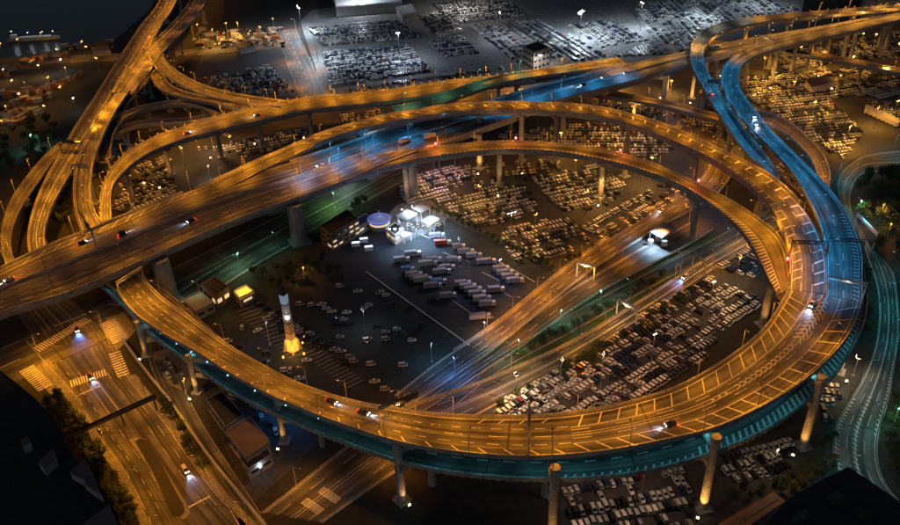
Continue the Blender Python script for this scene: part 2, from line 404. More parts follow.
# ------------------------------------------------------------------ ground, water, verges
mb = MB(); mb.add([(-2500, -400, 0), (2500, -400, 0), (2500, 5200, 0), (-2500, 5200, 0)], [(0, 1, 2, 3)]); o = mb.build('ground', M['ground']); o['kind'] = 'structure'
wp = [P(-300, 66), P(-40, 60), P(20, 57), P(60, 50), P(110, 44), P(150, 10), P(170, -40), P(180, -120), P(-300, -130)]
sheet('harbour_water', [(p.x, p.y) for p in wp], .05, M['water'], world=True)
for nm, px, z, m_ in [
    ('grass_verge', [(296, 248), (332, 222), (350, 205), (362, 180), (330, 196), (262, 222), (250, 262)], .03, 'grass'),
    ('grass_verge', [(505, 352), (565, 318), (650, 268), (715, 232), (742, 236), (690, 272), (610, 318), (520, 372), (440, 410)], .03, 'grass'),
    ('ground_pad', [(300, 22), (312, 10), (430, -6), (900, -30), (830, 12), (700, 30), (688, 62), (560, 80), (430, 96), (325, 96)], .02, 'concrete_lot'),
    ('ground_pad', [(205, 50), (290, 44), (302, 96), (222, 98), (190, 80)], .02, 'lot'),
    ('ground_pad', [(330, 92), (560, 84), (690, 70), (900, 30), (930, 140), (850, 160), (820, 200), (735, 300), (700, 352), (600, 405), (500, 425), (430, 420), (500, 345), (590, 262), (556, 272), (430, 210), (395, 170), (300, 180), (150, 230), (120, 190), (180, 140)], .01, 'lot'),
    ('ground_pad', [(205, 315), (245, 270), (300, 262), (395, 215), (434, 212), (556, 272), (560, 290), (500, 340), (470, 350), (405, 402), (330, 392), (250, 362)], .03, 'yard'),
    ('ground_pad', [(215, 425), (262, 405), (320, 440), (290, 470), (250, 505)], .02, 'lot'),
    ('ground_pad', [(560, 475), (700, 460), (805, 420), (850, 380), (848, 420), (830, 470), (745, 524), (560, 560)], .02, 'lot'),
]: sheet(nm, px, z, M[m_])

# ------------------------------------------------------------------ ground roads
def ground_road(name, path, z, lines=(), hatches=(), m='asphalt', kerb=True):
    mb = MB(); strip(mb, path, 0, 1, z); quadfix(mb); o = mb.build(name, M[m]); o['kind'] = 'structure'
    mb = MB()
    for l in lines: line(mb, path, l[0], z + .015, l[1], l[2], *(l[3:] if len(l) > 3 else ()))
    for h in hatches: hatch(mb, path, h[0], h[1], z + .015, *h[2:4], **h[4])
    if mb.v: quadfix(mb); o = mb.build('road_marking', M['paint']); o['kind'] = 'structure'
    if kerb:
        mb = MB()
        for u in (0, 1): loft(mb, path, [(u, -.01, 0), (u, -.01, z + .14), (u, .28, z + .14), (u, .28, 0)])
        o = mb.build('kerb', M['conc']); o['kind'] = 'structure'
D = (5, 7); T = (3, 3)
street = Path([(26, 340, 96, 315, .05), (45, 362, 118, 360, .05), (72, 393, 140, 393, .05), (87, 418, 160, 415, .05), (100, 440, 181, 445, .05), (120, 465, 200, 472, .05), (135, 493, 222, 500, .05), (152, 528, 262, 540, .05), (175, 580, 300, 600, .05)], smooth=4)
ss = lambda x, y: near_s(street, x, y)
s_x = ss(92, 372); s_y = ss(205, 505)
ground_road('main_street', street, .05, [(.02, .2, None, s_x, s_y), (.98, .2, None, s_x, s_y), (.18, .15, T, s_x, s_y), (.34, .15, None, s_x, s_x + 26), (.34, .15, D, s_x + 26, s_y), (.50, .22, None, s_x, s_x + 30), (.74, .15, D, s_x, s_y), (.87, .15, D, s_x, s_y)])
cross = Path(centre=[(-60, 395, .06), (0, 368, .06), (40, 350, .06), (80, 333, .06), (118, 315, .06), (150, 296, .06), (200, 272, .06), (262, 240, .06), (330, 205, .06), (400, 168, .06)], width=24, smooth=4)
ground_road('cross_street', cross, .06, [(.04, .2, None, 0, near_s(cross, 30, 355)), (.5, .3, None, 0, near_s(cross, 25, 357)), (.27, .15, D, 0, near_s(cross, 25, 357)), (.75, .15, D, 0, near_s(cross, 25, 357)),
    (.5, .3, None, near_s(cross, 140, 300), cross.len), (.04, .2, None, near_s(cross, 140, 300), cross.len), (.96, .2, None, near_s(cross, 140, 300), cross.len), (.27, .15, D, near_s(cross, 140, 300), cross.len), (.75, .15, D, near_s(cross, 140, 300), cross.len)], kerb=False)
north_leg = Path([(8, 300, 60, 292, .07), (26, 328, 88, 312, .07), (40, 350, 108, 336, .07)], smooth=1)
ground_road('north_leg', north_leg, .07, [(.3, .15, None, 0, 30), (.5, .2, None, 0, 30), (.7, .15, None, 0, 30)], kerb=False)
# crossings and stop lines
def zebra(px0, px1, width, n, z=.19):
    a, b = P(*px0, z), P(*px1, z); d = (b - a); L = d.length; d.normalize(); q = Vector((-d.y, d.x, 0)) * width / 2; mb = MB()
    for i in range(n):
        p = a + d * (L * (i + .25) / n); e = p + d * (L * .5 / n); mb.quad(p - q, e - q, e + q, p + q)
    quadfix(mb); o = mb.build('zebra_crossing', M['paint']); o['kind'] = 'structure'
def stopline(px0, px1, w=.5, z=.185):
    a, b = P(*px0, z), P(*px1, z); d = (b - a).normalized(); q = Vector((-d.y, d.x, 0)) * w / 2; mb = MB(); mb.quad(a - q, b - q, b + q, a + q)
    quadfix(mb); o = mb.build('stop_line', M['paint']); o['kind'] = 'structure'
zebra((36, 350), (88, 319), 4.5, 22); zebra((26, 368), (46, 388), 5, 12); zebra((107, 321), (121, 341), 6, 12); zebra((70, 384), (106, 372), 4, 14)
zebra((114, 352), (124, 376), 4, 10)
for a, b in [((54, 326), (86, 314)), ((76, 396), (100, 386)), ((187, 508), (210, 496)), ((30, 377), (40, 372)), ((108, 304), (120, 305))]: stopline(a, b)
for u, a_, b_ in ((0, s_x + 6, street.len), (1, s_x + 2, street.len)):
    mb = MB(); loft(mb, street, [(u, .3, 0), (u, .3, .17), (u, 3.2, .17), (u, 3.2, 0)], a_, b_); o = mb.build('pavement', M['pave']); o['kind'] = 'structure'
for nm, px in (('pavement', [(106, 318), (124, 312), (136, 330), (124, 344), (116, 352), (110, 340)]), ('pavement', [(30, 372), (48, 358), (54, 366), (60, 384), (64, 394), (50, 394)]), ('pavement', [(150, 352), (176, 348), (196, 378), (186, 392), (168, 384)])):
    sheet(nm, px, .165, M['pave'])
zebra((309, 509), (316, 503), 7, 5, .2); zebra((326, 498), (333, 492), 7, 5, .2)
# median island of the street
isl = [(129, 440), (136, 437), (146, 440), (189, 508), (190, 514), (184, 520), (176, 518), (150, 470)]
pts = [P(x, y) for x, y in isl]; mb = MB(); mb.prism([(p.x, p.y) for p in pts], .0, .22); o = mb.build('median_island', M['pave']); o['kind'] = 'structure'
cc_ = sum(pts, Vector()) / len(pts); mb = MB(); mb.prism([((p.x - cc_.x) * .86 + cc_.x, (p.y - cc_.y) * .95 + cc_.y) for p in pts], .1, .26); o = mb.build('island_surface', M['asphalt']); o['kind'] = 'structure'
mb = MB()
for i in range(16):
    a = P(152 + i * 1.6, 476 + i * 2.75, .13); d = Vector((.95, .1, 0)); mb.quad(a, a + Vector((1.5, .35, 0)), a + Vector((1.5, 1.0, 0)), a + Vector((0, .65, 0)))
quadfix(mb); o = mb.build('island_hatching', M['paint']); o['kind'] = 'structure'
# lower expressway pair running under the loop
exA = Path([(262, 513, 322, 523, .08), (306, 479, 364, 493, .08), (350, 444, 404, 466, .08), (395, 413, 440, 438, .08), (435, 398, 474, 416, .08), (467, 389, 508, 399, .08), (500, 375, 540, 381, .08), (545, 356, 575, 361, .08), (585, 336, 605, 341, .08), (620, 315, 632, 323, .08), (660, 290, 670, 299, .08), (700, 264, 708, 272, .08), (747, 237, 752, 247, .08), (790, 212, 795, 222, .08)], smooth=6)
ground_road('sunken_expressway', exA, .08, [(.03, .2, None), (.97, .2, None), (.24, .15, D), (.48, .2, None), (.54, .2, None), (.77, .15, D)])
exB = Path([(395, 396, 405, 408, .09), (425, 372, 440, 386, .09), (450, 354, 468, 367, .09), (478, 337, 497, 347, .09), (503, 319, 525, 324, .09), (540, 289, 560, 295, .09), (575, 261, 597, 266, .09), (605, 240, 627, 247, .09), (650, 212, 670, 221, .09), (690, 190, 710, 200, .09), (708, 172, 730, 178, .09), (708, 155, 732, 155, .09), (690, 138, 712, 133, .09), (650, 125, 660, 112, .09)], smooth=6)
ground_road('frontage_road', exB, .09, [(.04, .2, None), (.96, .2, None), (.35, .15, D), (.66, .15, D)])
exD = Path([(400, 410, 410, 419, .07), (445, 378, 456, 390, .07), (478, 356, 490, 366, .07), (503, 341, 520, 348, .07), (537, 315, 553, 323, .07), (572, 289, 590, 297, .07), (605, 270, 622, 279, .07), (635, 252, 655, 262, .07), (662, 238, 684, 247, .07), (692, 222, 712, 230, .07)], smooth=5)
ground_road('inner_carriageway', exD, .07, [(.04, .2, None), (.96, .2, None), (.5, .15, D)])
exC = Path([(440, 400, 452, 408, .06), (475, 372, 485, 380, .06), (505, 353, 515, 361, .06), (545, 329, 560, 338, .06), (600, 299, 612, 309, .06), (655, 270, 665, 279, .06), (700, 247, 712, 256, .06), (735, 228, 745, 238, .06), (770, 210, 780, 218, .06)], smooth=5)
ground_road('service_road', exC, .06, [(.5, .15, D)])
for nm, pth, u, lab in [('crash_barrier', exB, 1, 'long concrete crash barrier on the lower edge of the frontage road'), ('crash_barrier', exA, 0, 'long concrete crash barrier on the upper edge of the sunken expressway'), ('crash_barrier', exD, 1, 'concrete crash barrier on the lower edge of the inner carriageway'), ('crash_barrier', exB, 0, 'concrete crash barrier between the frontage road and the car lots')]:
    mb = MB(); loft(mb, pth, [(u, .35, 0), (u, .35, .95), (u, .6, .95), (u, .6, 0)], 30); o = mb.build(nm, M['conc']); tag(o, lab, 'barrier')
under = Path(centre=[(150, 345, .05), (190, 318, .05), (230, 292, .05), (262, 268, .05), (300, 240, .05), (345, 212, .05), (385, 190, .05), (430, 170, .05)], width=13, smooth=4)
under = Path(centre=[(178, 305, .09), (215, 280, .09), (250, 258, .09), (290, 236, .09)], width=13, smooth=3)
ground_road('underpass_road', under, .09, [(.04, .2, None), (.96, .2, None), (.35, .15, D), (.65, .15, D)])
side = Path(centre=[(152, 330, .05), (160, 365, .05), (176, 395, .05), (190, 425, .05), (212, 460, .05), (238, 500, .05), (262, 540, .05)], width=6, smooth=4)
ground_road('side_lane', side, .05)
east = Path([(905, 150, 910, 175, .06), (865, 156, 866, 172, .06), (843, 170, 852, 187, .06), (837, 188, 850, 207, .06), (845, 210, 858, 224, .06), (862, 240, 874, 252, .06), (869, 262, 892, 270, .06), (879, 294, 897, 300, .06), (878, 337, 898, 335, .06), (867, 372, 893, 370, .06), (848, 405, 888, 400, .06), (835, 430, 876, 440, .06), (835, 465, 880, 478, .06), (850, 490, 897, 500, .06), (875, 530, 925, 530, .06)], smooth=3)
e1 = near_s(east, 860, 395)
ground_road('east_avenue', east, .06, [(.04, .2, None), (.96, .2, None), (.3, .15, D), (.5, .25, None), (.72, .15, D)], [(.02, .12, e1, e1 + 55, dict(gap=2, skew=1, w=.5)), (.44, .54, e1, e1 + 60, dict(gap=2, skew=1, w=.5)), (.9, .97, e1 - 20, e1 + 20, dict(gap=2, skew=1, w=.5))])
north = Path(centre=[(285, 30, .05), (298, 60, .05), (310, 88, .05), (318, 110, .05)], width=16, smooth=1)
ground_road('north_street', north, .05, [(.5, .2, D)])
quay = Path(centre=[(20, 62, .05), (60, 60, .05), (115, 57, .05), (200, 52, .05), (285, 45, .05)], width=14, smooth=1)
ground_road('quay_road', quay, .05, [(.5, .2, D)])
kroad = Path(centre=[(150, 140, .04), (220, 120, .04), (300, 108, .04), (380, 100, .04), (470, 96, .04), (560, 92, .04), (640, 100, .04)], width=16, smooth=3)
ground_road('port_road', kroad, .04, [(.5, .2, D)])

# ------------------------------------------------------------------ viaducts
gold = Path([(98, 277, 122, 262, 14), (118, 292, 140, 276, 14), (128, 307, 160, 297, 15), (145, 322, 190, 318, 16), (175, 341, 225, 344, 17), (196, 352, 262, 366, 18), (223, 370, 295, 383, 19), (258, 390, 322, 393, 20),
    (300, 409, 355, 403, 21.3), (365, 433, 415, 413, 23), (422, 448, 455, 417, 24), (500, 457, 505, 418, 25), (550, 457, 547, 417, 25.7), (600, 453, 590, 412, 26.2), (650, 444, 632, 403, 26.6),
    (705, 432, 675, 390, 27), (737, 420, 707, 373, 27), (770, 403, 735, 355, 27), (790, 391, 755, 339, 27), (815, 372, 770, 323, 27), (840, 347, 780, 306, 27), (855, 322, 786, 296, 27), (861, 302, 790, 288, 27)], smooth=3)
w_ = gold.width
g1 = near_s(gold, 575, 432); gB = gold.len; g0 = near_s(gold, 235, 365); g2 = near_s(gold, 400, 432)
gold_t = viaduct('upper_deck_viaduct', 'broad hatched upper deck sweeping round the front of the loop', gold, 2.3, 1.0,
    [(.05, .2, None), (.95, .2, None), (.3, .18, T, 0, g1), (.5, .2, D, 0, g1), (.7, .18, T, 0, g1), (.28, .2, None, g1, gB), (.47, .15, None, g1, gB), (.53, .15, None, g1, gB), (.68, .2, None, g1, gB), (.61, .15, D, g1, gB), (.4, .15, D, g1, gB)],
    [(.03, .28, g1, gB - 2, dict(gap=5.4, skew=-4.2, w=.42)), (.70, .96, g1 + 2, gB - 4, dict(gap=5.4, skew=1.8, w=.42)), (.475, .525, g1 + 40, gB - 62, dict(gap=2.4, skew=1.2, w=.5, chev=True)), (.45, .55, gB - 60, gB - 30, dict(gap=2.4, skew=2, w=.5, chev=True)), (.42, .58, gB - 29, gB - 2, dict(gap=2.4, skew=2.6, w=.5, chev=True)),
     (.03, .18, g0, g1, dict(gap=6.2, skew=-3, w=.5)), (.84, .97, g2 + 20, g1, dict(gap=6.2, skew=2, w=.45))],
    ins=3.2)
zl = -7.6
low = Path([(98, 284, 128, 266, 8), (117, 300, 150, 282, 8), (137, 320, 175, 300, 9), (154, 338, 200, 322, 9.5), (192, 364, 235, 352, 10.5), (224, 388, 265, 374, 11.5), (258, 406, 300, 392, 12.5), (292, 422, 330, 404, 13.2), (327, 436, 360, 414, 14), (367, 451, 395, 425, 15), (407, 464, 428, 432, 16), (452, 473, 468, 438, 17), (500, 478, 510, 440, 17.7), (550, 480, 552, 440, 18.2), (600, 478, 592, 438, 18.6), (640, 473, 625, 432, 19),
    (690, 461, 668, 420, 19.3), (722, 450, 698, 408, 19.3), (762, 433, 735, 392, 19.3), (792, 413, 758, 372, 19.3), (825, 385, 785, 348, 19.3), (847, 357, 803, 325, 19.3), (862, 325, 820, 305, 19.3), (866, 300, 822, 287, 19.3), (862, 270, 820, 262, 19.5), (848, 236, 810, 236, 19.8), (822, 210, 797, 214, 20), (793, 187, 783, 190, 20.2), (771, 165, 763, 170, 20.5)], smooth=4)
l0 = near_s(low, 560, 470); l1 = near_s(low, 690, 440)
low_t = viaduct('lower_deck_viaduct', 'teal lit lower deck curving beneath the hatched upper deck', low, 2.0, 1.0,
    [(.05, .2, None), (.95, .2, None), (.42, .3, (3, 4)), (.7, .2, D)], [(.03, .22, l1, l1 + 150, dict(gap=2.2, skew=.8, w=.8)), (.03, .12, l0, l1, dict(gap=2.2, skew=.6, w=.6))], ribs=(0,), ribgap=2.2)
main = Path([(861, 302, 826, 295, 27), (861, 275, 826, 275, 27), (861, 255, 826, 253, 27), (850, 223, 820, 226, 27), (835, 198, 810, 203, 27), (815, 176, 795, 177, 26.7), (792, 153, 775, 153, 26.3), (770, 131, 750, 129, 26), (755, 112, 737, 112, 25.5), (742, 95, 727, 97, 25), (738, 80, 721, 80, 24.6), (742, 66, 725, 66, 24.3), (755, 57, 738, 55, 24), (772, 51, 757, 46, 23.7), (815, 41, 790, 37, 23), (850, 33, 830, 29, 23), (905, 20, 890, 16, 23), (990, 6, 985, 0, 23)], smooth=3)
m1 = near_s(main, 835, 210)
blue2 = viaduct('blue_lit_ramp', 'wide blue lit ramp curving down the right side of the loop', main, 2.3, 1.0, [(.06, .2, None), (.94, .2, None), (.5, .2, D)], [(.05, .22, 0, m1, dict(gap=2.2, skew=.7, w=.5))])
upg = Path([(826, 294, 789, 290, 27.02), (827, 275, 790, 272, 27.2), (826, 256, 790, 256, 27.6), (817, 231, 782, 229, 28), (805, 211, 768, 206, 28.3), (782, 186, 747, 186, 28.6), (760, 171, 725, 170, 29), (730, 156, 700, 155, 29), (700, 142, 675, 144, 29.2), (675, 131, 652, 134, 29.2), (650, 121, 630, 126, 29.2), (612, 111, 600, 118, 29.2), (575, 106, 566, 114, 29), (525, 104, 520, 112, 28.8), (487, 104, 486, 112, 28.5), (450, 106, 452, 114, 28), (420, 111, 424, 118.5, 27), (387, 116, 393, 123.5, 26), (360, 123, 368, 129, 25), (325, 133, 335, 138, 23.8), (292, 147, 303, 151, 22.8), (257, 162, 270, 166, 22), (225, 177, 238, 183, 21.3), (195, 190, 206, 196, 21.1)], smooth=3)
u1 = near_s(upg, 700, 150)
upg_t = viaduct('golden_loop_ramp', 'high golden loop ramp with lamp dotted parapet crossing over the expressway', upg, 2.6, 1.3, [(.06, .2, None), (.94, .2, None), (.38, .18, D), (.68, .18, D, 0, u1)],
    [(.68, .95, 6, u1, dict(gap=5.5, skew=-2.5, w=.5)), (.05, .34, 4, 320, dict(gap=6.5, skew=-2.5, w=.8))], parR=[(8, upg.len - 60)], parL=[(60, upg.len)], mpar='conc', posts=())
inr = Path([(777, 296, 792, 287, 26.9), (770, 283, 789, 274, 26.3), (760, 262, 787, 256, 25.6), (745, 236, 778, 237, 24.6), (723, 215, 760, 222, 23.8), (698, 197, 732, 203, 23), (673, 183, 700, 187, 22.2), (637, 170, 655, 166, 21.4), (600, 161, 607, 152, 20.8), (555, 153, 556, 145, 20.5), (500, 151, 500, 143, 20.3), (450, 156, 450, 147, 20.3), (415, 162, 408, 152, 20.5), (375, 172, 362, 160, 20.8), (337, 185, 325, 172, 21.02), (300, 199, 290, 185, 21.02)], smooth=3)
inr_t = viaduct('inner_golden_ramp', 'inner golden ramp on slim piers across the middle of the loop', inr, 2.6, 1.2, [(.04, .2, None), (.36, .2, None), (.94, .2, None)], [(.05, .34, 3, inr.len - 75, dict(gap=2.1, skew=.8, w=.75))], ribs=(0,), ribgap=2.0, parR=[(14, inr.len - 45)], parL=[(10, inr.len)])
exp = Path([(-60, 296, -60, 346, 21), (0, 270, 0, 313, 21), (40, 250, 60, 297, 21), (87, 232, 112, 275, 21), (130, 214, 160, 254, 21), (175, 196, 200, 236, 21), (225, 180, 250, 215, 21), (275, 167, 302, 197, 21), (317, 154, 345, 181, 21), (350, 143, 390, 161, 21), (387, 131, 430, 147, 21), (430, 119, 480, 130, 21), (470, 108, 530, 112, 21), (505, 97, 560, 101, 21), (550, 84, 600, 90, 21), (590, 75, 640, 80, 21), (625, 67, 675, 69, 21), (660, 59, 700, 61, 21), (700, 50, 735, 52, 21), (760, 38, 785, 42, 21), (820, 28, 840, 31, 21), (900, 13, 905, 17, 21), (985, -4, 985, 0, 21)], smooth=4)
x1 = near_s(exp, 350, 160); x0 = near_s(exp, 225, 198)
exp_t = viaduct('elevated_expressway', 'broad many lane elevated expressway crossing from lower left to upper right', exp, 3.6, 1.1,
    [(.03, .2, None), (.97, .2, None), (.12, .2, None, 0, x0), (.22, .16, D), (.33, .16, D), (.44, .22, None), (.49, .22, None), (.62, .18, (4, 5)), (.74, .18, (4, 5)), (.86, .2, (4, 5))],
    [(.03, .12, 30, x0, dict(gap=6, skew=-4, w=.45))], parL=[(0, near_s(exp, 195, 205)), (near_s(exp, 300, 170), exp.len)], parR=[(0, near_s(exp, 318, 175)), (near_s(exp, 395, 150), exp.len)], mgir='girder', mpar='conc')
mb = MB(); loft(mb, exp, [(.462, 0, 0), (.462, 0, .9), (.47, 0, .9), (.47, 0, 0)]); mb.v = [(v[0] - exp_t.location.x, v[1] - exp_t.location.y, v[2]) for v in mb.v]; mb.build('median_barrier', M['conc'], exp_t)
b1 = Path([(763, 169, 780, 180, 20.3), (747, 156, 765, 156, 20.4), (729, 131, 745, 131, 20.8), (712, 105, 727, 105, 21.5), (702, 87, 716, 87, 22.3), (693, 71, 706, 71, 23), (690, 55, 703, 55, 23.8), (694, 41, 709, 42, 24.5), (706, 31, 723, 34, 25), (725, 23, 745, 27, 25.3), (750, 19, 765, 23, 25.5), (780, 16, 790, 20, 25.6), (840, 11, 845, 15, 25.6), (905, 5, 905, 9, 25.6), (985, -8, 985, -4, 25.6)], smooth=3)
b1_t = viaduct('narrow_blue_ramp', 'narrow blue lit ramp with post lined bend passing under the golden loop', b1, 2.2, 1.1, [(.08, .2, None), (.92, .2, None), (.5, .15, D)], posts=((0, 6),))
# west bridge and its ramps
wb = Path([(168, -40, 188, -40, 24), (160, 0, 177, 0, 22), (140, 28, 160, 28, 20), (119, 60, 142, 62, 18), (95, 98, 120, 100, 16), (74, 130, 100, 133, 14), (62, 152, 84, 155, 12), (46, 180, 66, 182, 10), (34, 210, 50, 212, 9), (28, 240, 44, 242, 8), (34, 270, 56, 262, 8)], smooth=3)
wb_t = viaduct('harbour_bridge', 'wide orange lit bridge running up to the top edge of the picture', wb, 2.6, 1.0, [(.05, .2, None), (.95, .2, None), (.3, .16, D), (.5, .3, None), (.7, .16, D)])
wc = Path([(90, 131, 106, 131, 19), (77, 160, 94, 160, 19.5), (74, 188, 90, 188, 20), (76, 215, 92, 212, 20.5), (83, 240, 104, 232, 20.9)], smooth=2)
wc = Path([(120, 92, 132, 88, 17), (101, 115, 115, 113, 18.3), (90, 133, 105, 133, 19), (78, 160, 94, 160, 19.5), (74, 188, 90, 188, 20), (76, 213, 93, 210, 20.6), (84, 236, 104, 226, 20.95)], smooth=2)
wc_t = viaduct('connector_ramp', 'plain orange connector ramp dropping from the harbour bridge to the expressway', wc, 2.2, 1.0, [(.08, .2, None), (.92, .2, None), (.5, .15, D)])
wl = Path([(62, 142, 72, 150, 12), (44, 158, 52, 163, 10), (27, 178, 36, 184, 8), (12, 200, 20, 208, 6), (3, 225, 11, 232, 5), (2, 250, 12, 254, 4), (10, 275, 22, 272, 3)], smooth=2)
wl_t = viaduct('curved_slip_road', 'narrow curved slip road at the left edge beside the bridge end', wl, 1.6, .9, [(.08, .2, None), (.92, .2, None), (.5, .15, D)])
dr = Path([(101, 222, 111, 219, 20.9), (102, 196, 111, 193, 20.5), (108, 177, 118, 180, 20), (121, 160, 132, 166, 19.5), (140, 146, 150, 154, 19), (169, 133, 182, 141, 18.5), (200, 124, 208, 135, 18), (225, 116, 229, 129, 18), (262, 108, 266, 121, 18), (300, 100, 303, 112, 18), (350, 96, 352, 107, 18), (400, 90, 403, 101, 18), (450, 82, 455, 92, 18), (500, 77, 506, 85, 18.5), (545, 72, 553, 79, 19.5), (590, 66, 600, 71, 20.6), (622, 60, 634, 64, 20.97)], smooth=4)
dr_t = viaduct('orange_collector_viaduct', 'long orange collector viaduct curving from the left behind the expressway', dr, 2.4, 1.1, [(.06, .2, None), (.94, .2, None), (.35, .15, D), (.66, .15, D)], ribs=(0,), ribgap=4, parR=[(0, dr.len - 60)], posts=((0, 5),))
ru = Path(centre=[(207, -40, 22), (200, 0, 21), (182, 27, 20), (160, 44, 19.5), (151, 50, 19.2), (156, 58, 19), (164, 68, 18.8), (180, 80, 18.5), (200, 89, 18.4), (225, 96, 18.3), (255, 101, 18.1), (285, 105, 18.04)], width=8, smooth=3)
ru = Path(centre=[(150, 46, 19.2), (155, 56, 19), (164, 68, 18.8), (180, 80, 18.5), (200, 89, 18.4), (225, 96, 18.3), (255, 101, 18.1), (285, 105, 18.04)], width=8, smooth=3)
ru_t = viaduct('upper_branch_ramp', 'upper orange branch ramp curling off the red bridge', ru, 2.0, 1.0, [(.5, .15, D)])
rl = Path(centre=[(155, 66, 15), (157, 76, 15), (163, 86, 15.2), (178, 94, 15.6), (200, 99, 16.3), (225, 103, 17.2), (248, 109, 18.04)], width=7, smooth=3)
rl_t = viaduct('lower_branch_ramp', 'lower orange branch ramp hooking under the upper one', rl, 2.0, 1.0, [(.5, .15, D)])
rb = Path(centre=[(220, -50, 21), (203, -10, 20), (195, 8, 20), (176, 30, 19.4), (158, 48, 19.25), (138, 72, 18.5), (124, 92, 17.5)], width=13, smooth=3)
rb_t = viaduct('rust_red_bridge', 'dim rust coloured bridge beside the wide orange one', rb, 2.4, 1.0, [(.5, .2, D)])
gl = Path(centre=[(210, -40, 16), (205, 0, 15), (190, 20, 15), (170, 42, 15), (160, 60, 14.5), (140, 84, 14), (122, 106, 13), (112, 125, 13)], width=5, smooth=3)
gl_t = viaduct('green_rail_viaduct', 'slender green lit rail viaduct below the rust coloured bridge', gl, 1.6, 1.3, [(.3, .12, None), (.7, .12, None)], ribs=(0, 1), ribgap=3, mpar='conc', cat='rail viaduct')
h1 = Path(centre=[(104, 160, 14), (106, 140, 14), (116, 123, 14), (134, 112, 14), (160, 105, 14), (188, 103, 14), (206, 106, 14), (217, 114, 14)], width=6, smooth=2)
h1_t = viaduct('grey_loop_ramp', 'dark grey looping ramp left unlit behind the collector viaduct', h1, 1.8, 1.2, [(.5, .15, D)])
h2 = Path(centre=[(112, 135, 12), (130, 126, 12), (150, 123, 12), (190, 121, 12), (215, 116, 12.2), (240, 112, 12.4)], width=5, smooth=2)
h2_t = viaduct('grey_link_ramp', 'thin dark grey link ramp under the grey loop', h2, 1.8, 1.2, [])
gr = Path([(432, 99, 442, 110, 18.6), (450, 93, 462, 100, 19), (487, 79, 500, 87, 19.4), (530, 72, 540, 79, 20), (575, 68, 580, 72, 20.6), (615, 62, 618, 67, 20.95)], smooth=2)
gr = Path(centre=[(395, 112, 20.2), (420, 107, 20.2), (450, 97, 20.3), (487, 84, 20.4), (520, 76.5, 20.6), (548, 73, 20.8), (585, 67.5, 20.92), (620, 62, 20.96)], width=11, smooth=3)
gr_t = viaduct('green_lit_ramp', 'green lit ramp slipping beneath the golden loop beside the expressway', gr, 2.0, 1.0, [(.5, .15, D)])
mr = Path(centre=[(570, 88, 11), (590, 92, 11), (635, 99, 11), (675, 107, 11), (722, 120, 11), (750, 128, 10), (775, 132, 9)], width=8, smooth=3)
mr_t = viaduct('mid_level_ramp', 'mid level orange ramp running under the blue lit ramps', mr, 2.0, 1.0, [(.5, .15, D)])
nr = Path([(735, 118, 745, 130, 11), (765, 112, 765, 122, 11), (788, 122, 780, 130, 10.5), (805, 136, 795, 142, 10), (820, 151, 808, 156, 10), (829, 170, 817, 173, 10), (828, 192, 818, 192, 10), (822, 215, 812, 213, 10)], smooth=3)
nr_t = viaduct('curled_orange_ramp', 'orange ramp curling down beside the wide blue ramp', nr, 1.8, 1.0, [(.5, .15, None)])
qr = Path(centre=[(700, 43, 12), (740, 46, 12), (790, 52, 12), (830, 58, 12), (870, 66, 12), (930, 78, 12)], width=8, smooth=2)
qr_t = viaduct('east_viaduct', 'dim viaduct branching right under the expressway', qr, 2.0, 1.0, [(.5, .15, D)])

# ------------------------------------------------------------------ piers
def piers(root, path, pxs, kind='single', u=.5, w=2.2, **k):
    for x, y in pxs: pier(root, path, near_s(path, x, y), kind, u, w, **k)
piers(inr_t, inr, [(402, 158), (500, 147), (602, 157), (697, 192), (775, 262)], w=2.4)
piers(upg_t, upg, [(360, 128), (410, 118), (481, 108), (523, 108), (556, 110), (628, 122), (700, 148), (760, 190), (795, 225)], w=2.4, u=.5)
piers(exp_t, exp, [(146, 236), (284, 184), (390, 146)], kind='wall', w=6.5, m='girder')
piers(exp_t, exp, [(455, 124), (540, 100), (640, 73), (690, 60), (735, 48), (785, 38), (840, 28), (890, 18)], kind='wall', w=2.6)
piers(b1_t, b1, [(692, 60), (700, 85), (735, 125)], w=2.0); piers(b1_t, b1, [(750, 21), (790, 17), (850, 12)], w=2.0)
piers(blue2, main, [(745, 92), (732, 75), (778, 50), (815, 39), (860, 30), (890, 22), (765, 130), (800, 168), (838, 215)], w=2.4)
piers(dr_t, dr, [(106, 205), (125, 170), (160, 143), (213, 127), (257, 113), (306, 105), (380, 99), (450, 88), (515, 80), (570, 72)], w=2.2)
piers(wb_t, wb, [(70, 152), (100, 110), (128, 66), (150, 28), (168, -5)], kind='wall', w=2.4); piers(wc_t, wc, [(100, 125), (84, 165), (82, 205)], w=2)
piers(rb_t, rb, [(200, -2), (178, 28), (150, 58)], w=2.2); piers(gl_t, gl, [(204, 5), (190, 20), (172, 41), (160, 60), (148, 76), (135, 92), (122, 106)], w=1.2)
piers(ru_t, ru, [(158, 60), (180, 80), (215, 93)], w=1.6); piers(rl_t, rl, [(165, 88), (200, 99)], w=1.6)
piers(h1_t, h1, [(105, 148), (120, 119), (150, 107), (185, 103), (210, 109)], w=1.5); piers(h2_t, h2, [(125, 128), (170, 122), (220, 115)], w=1.4)
piers(gr_t, gr, [(440, 101), (500, 81), (560, 71)], w=1.8); piers(mr_t, mr, [(600, 94), (635, 99), (680, 108), (722, 120)], w=1.8)
piers(nr_t, nr, [(775, 120), (812, 150), (822, 180)], w=1.6); piers(qr_t, qr, [(740, 46), (800, 54), (860, 65)], w=1.6); piers(wl_t, wl, [(45, 160), (20, 192)], w=1.4)
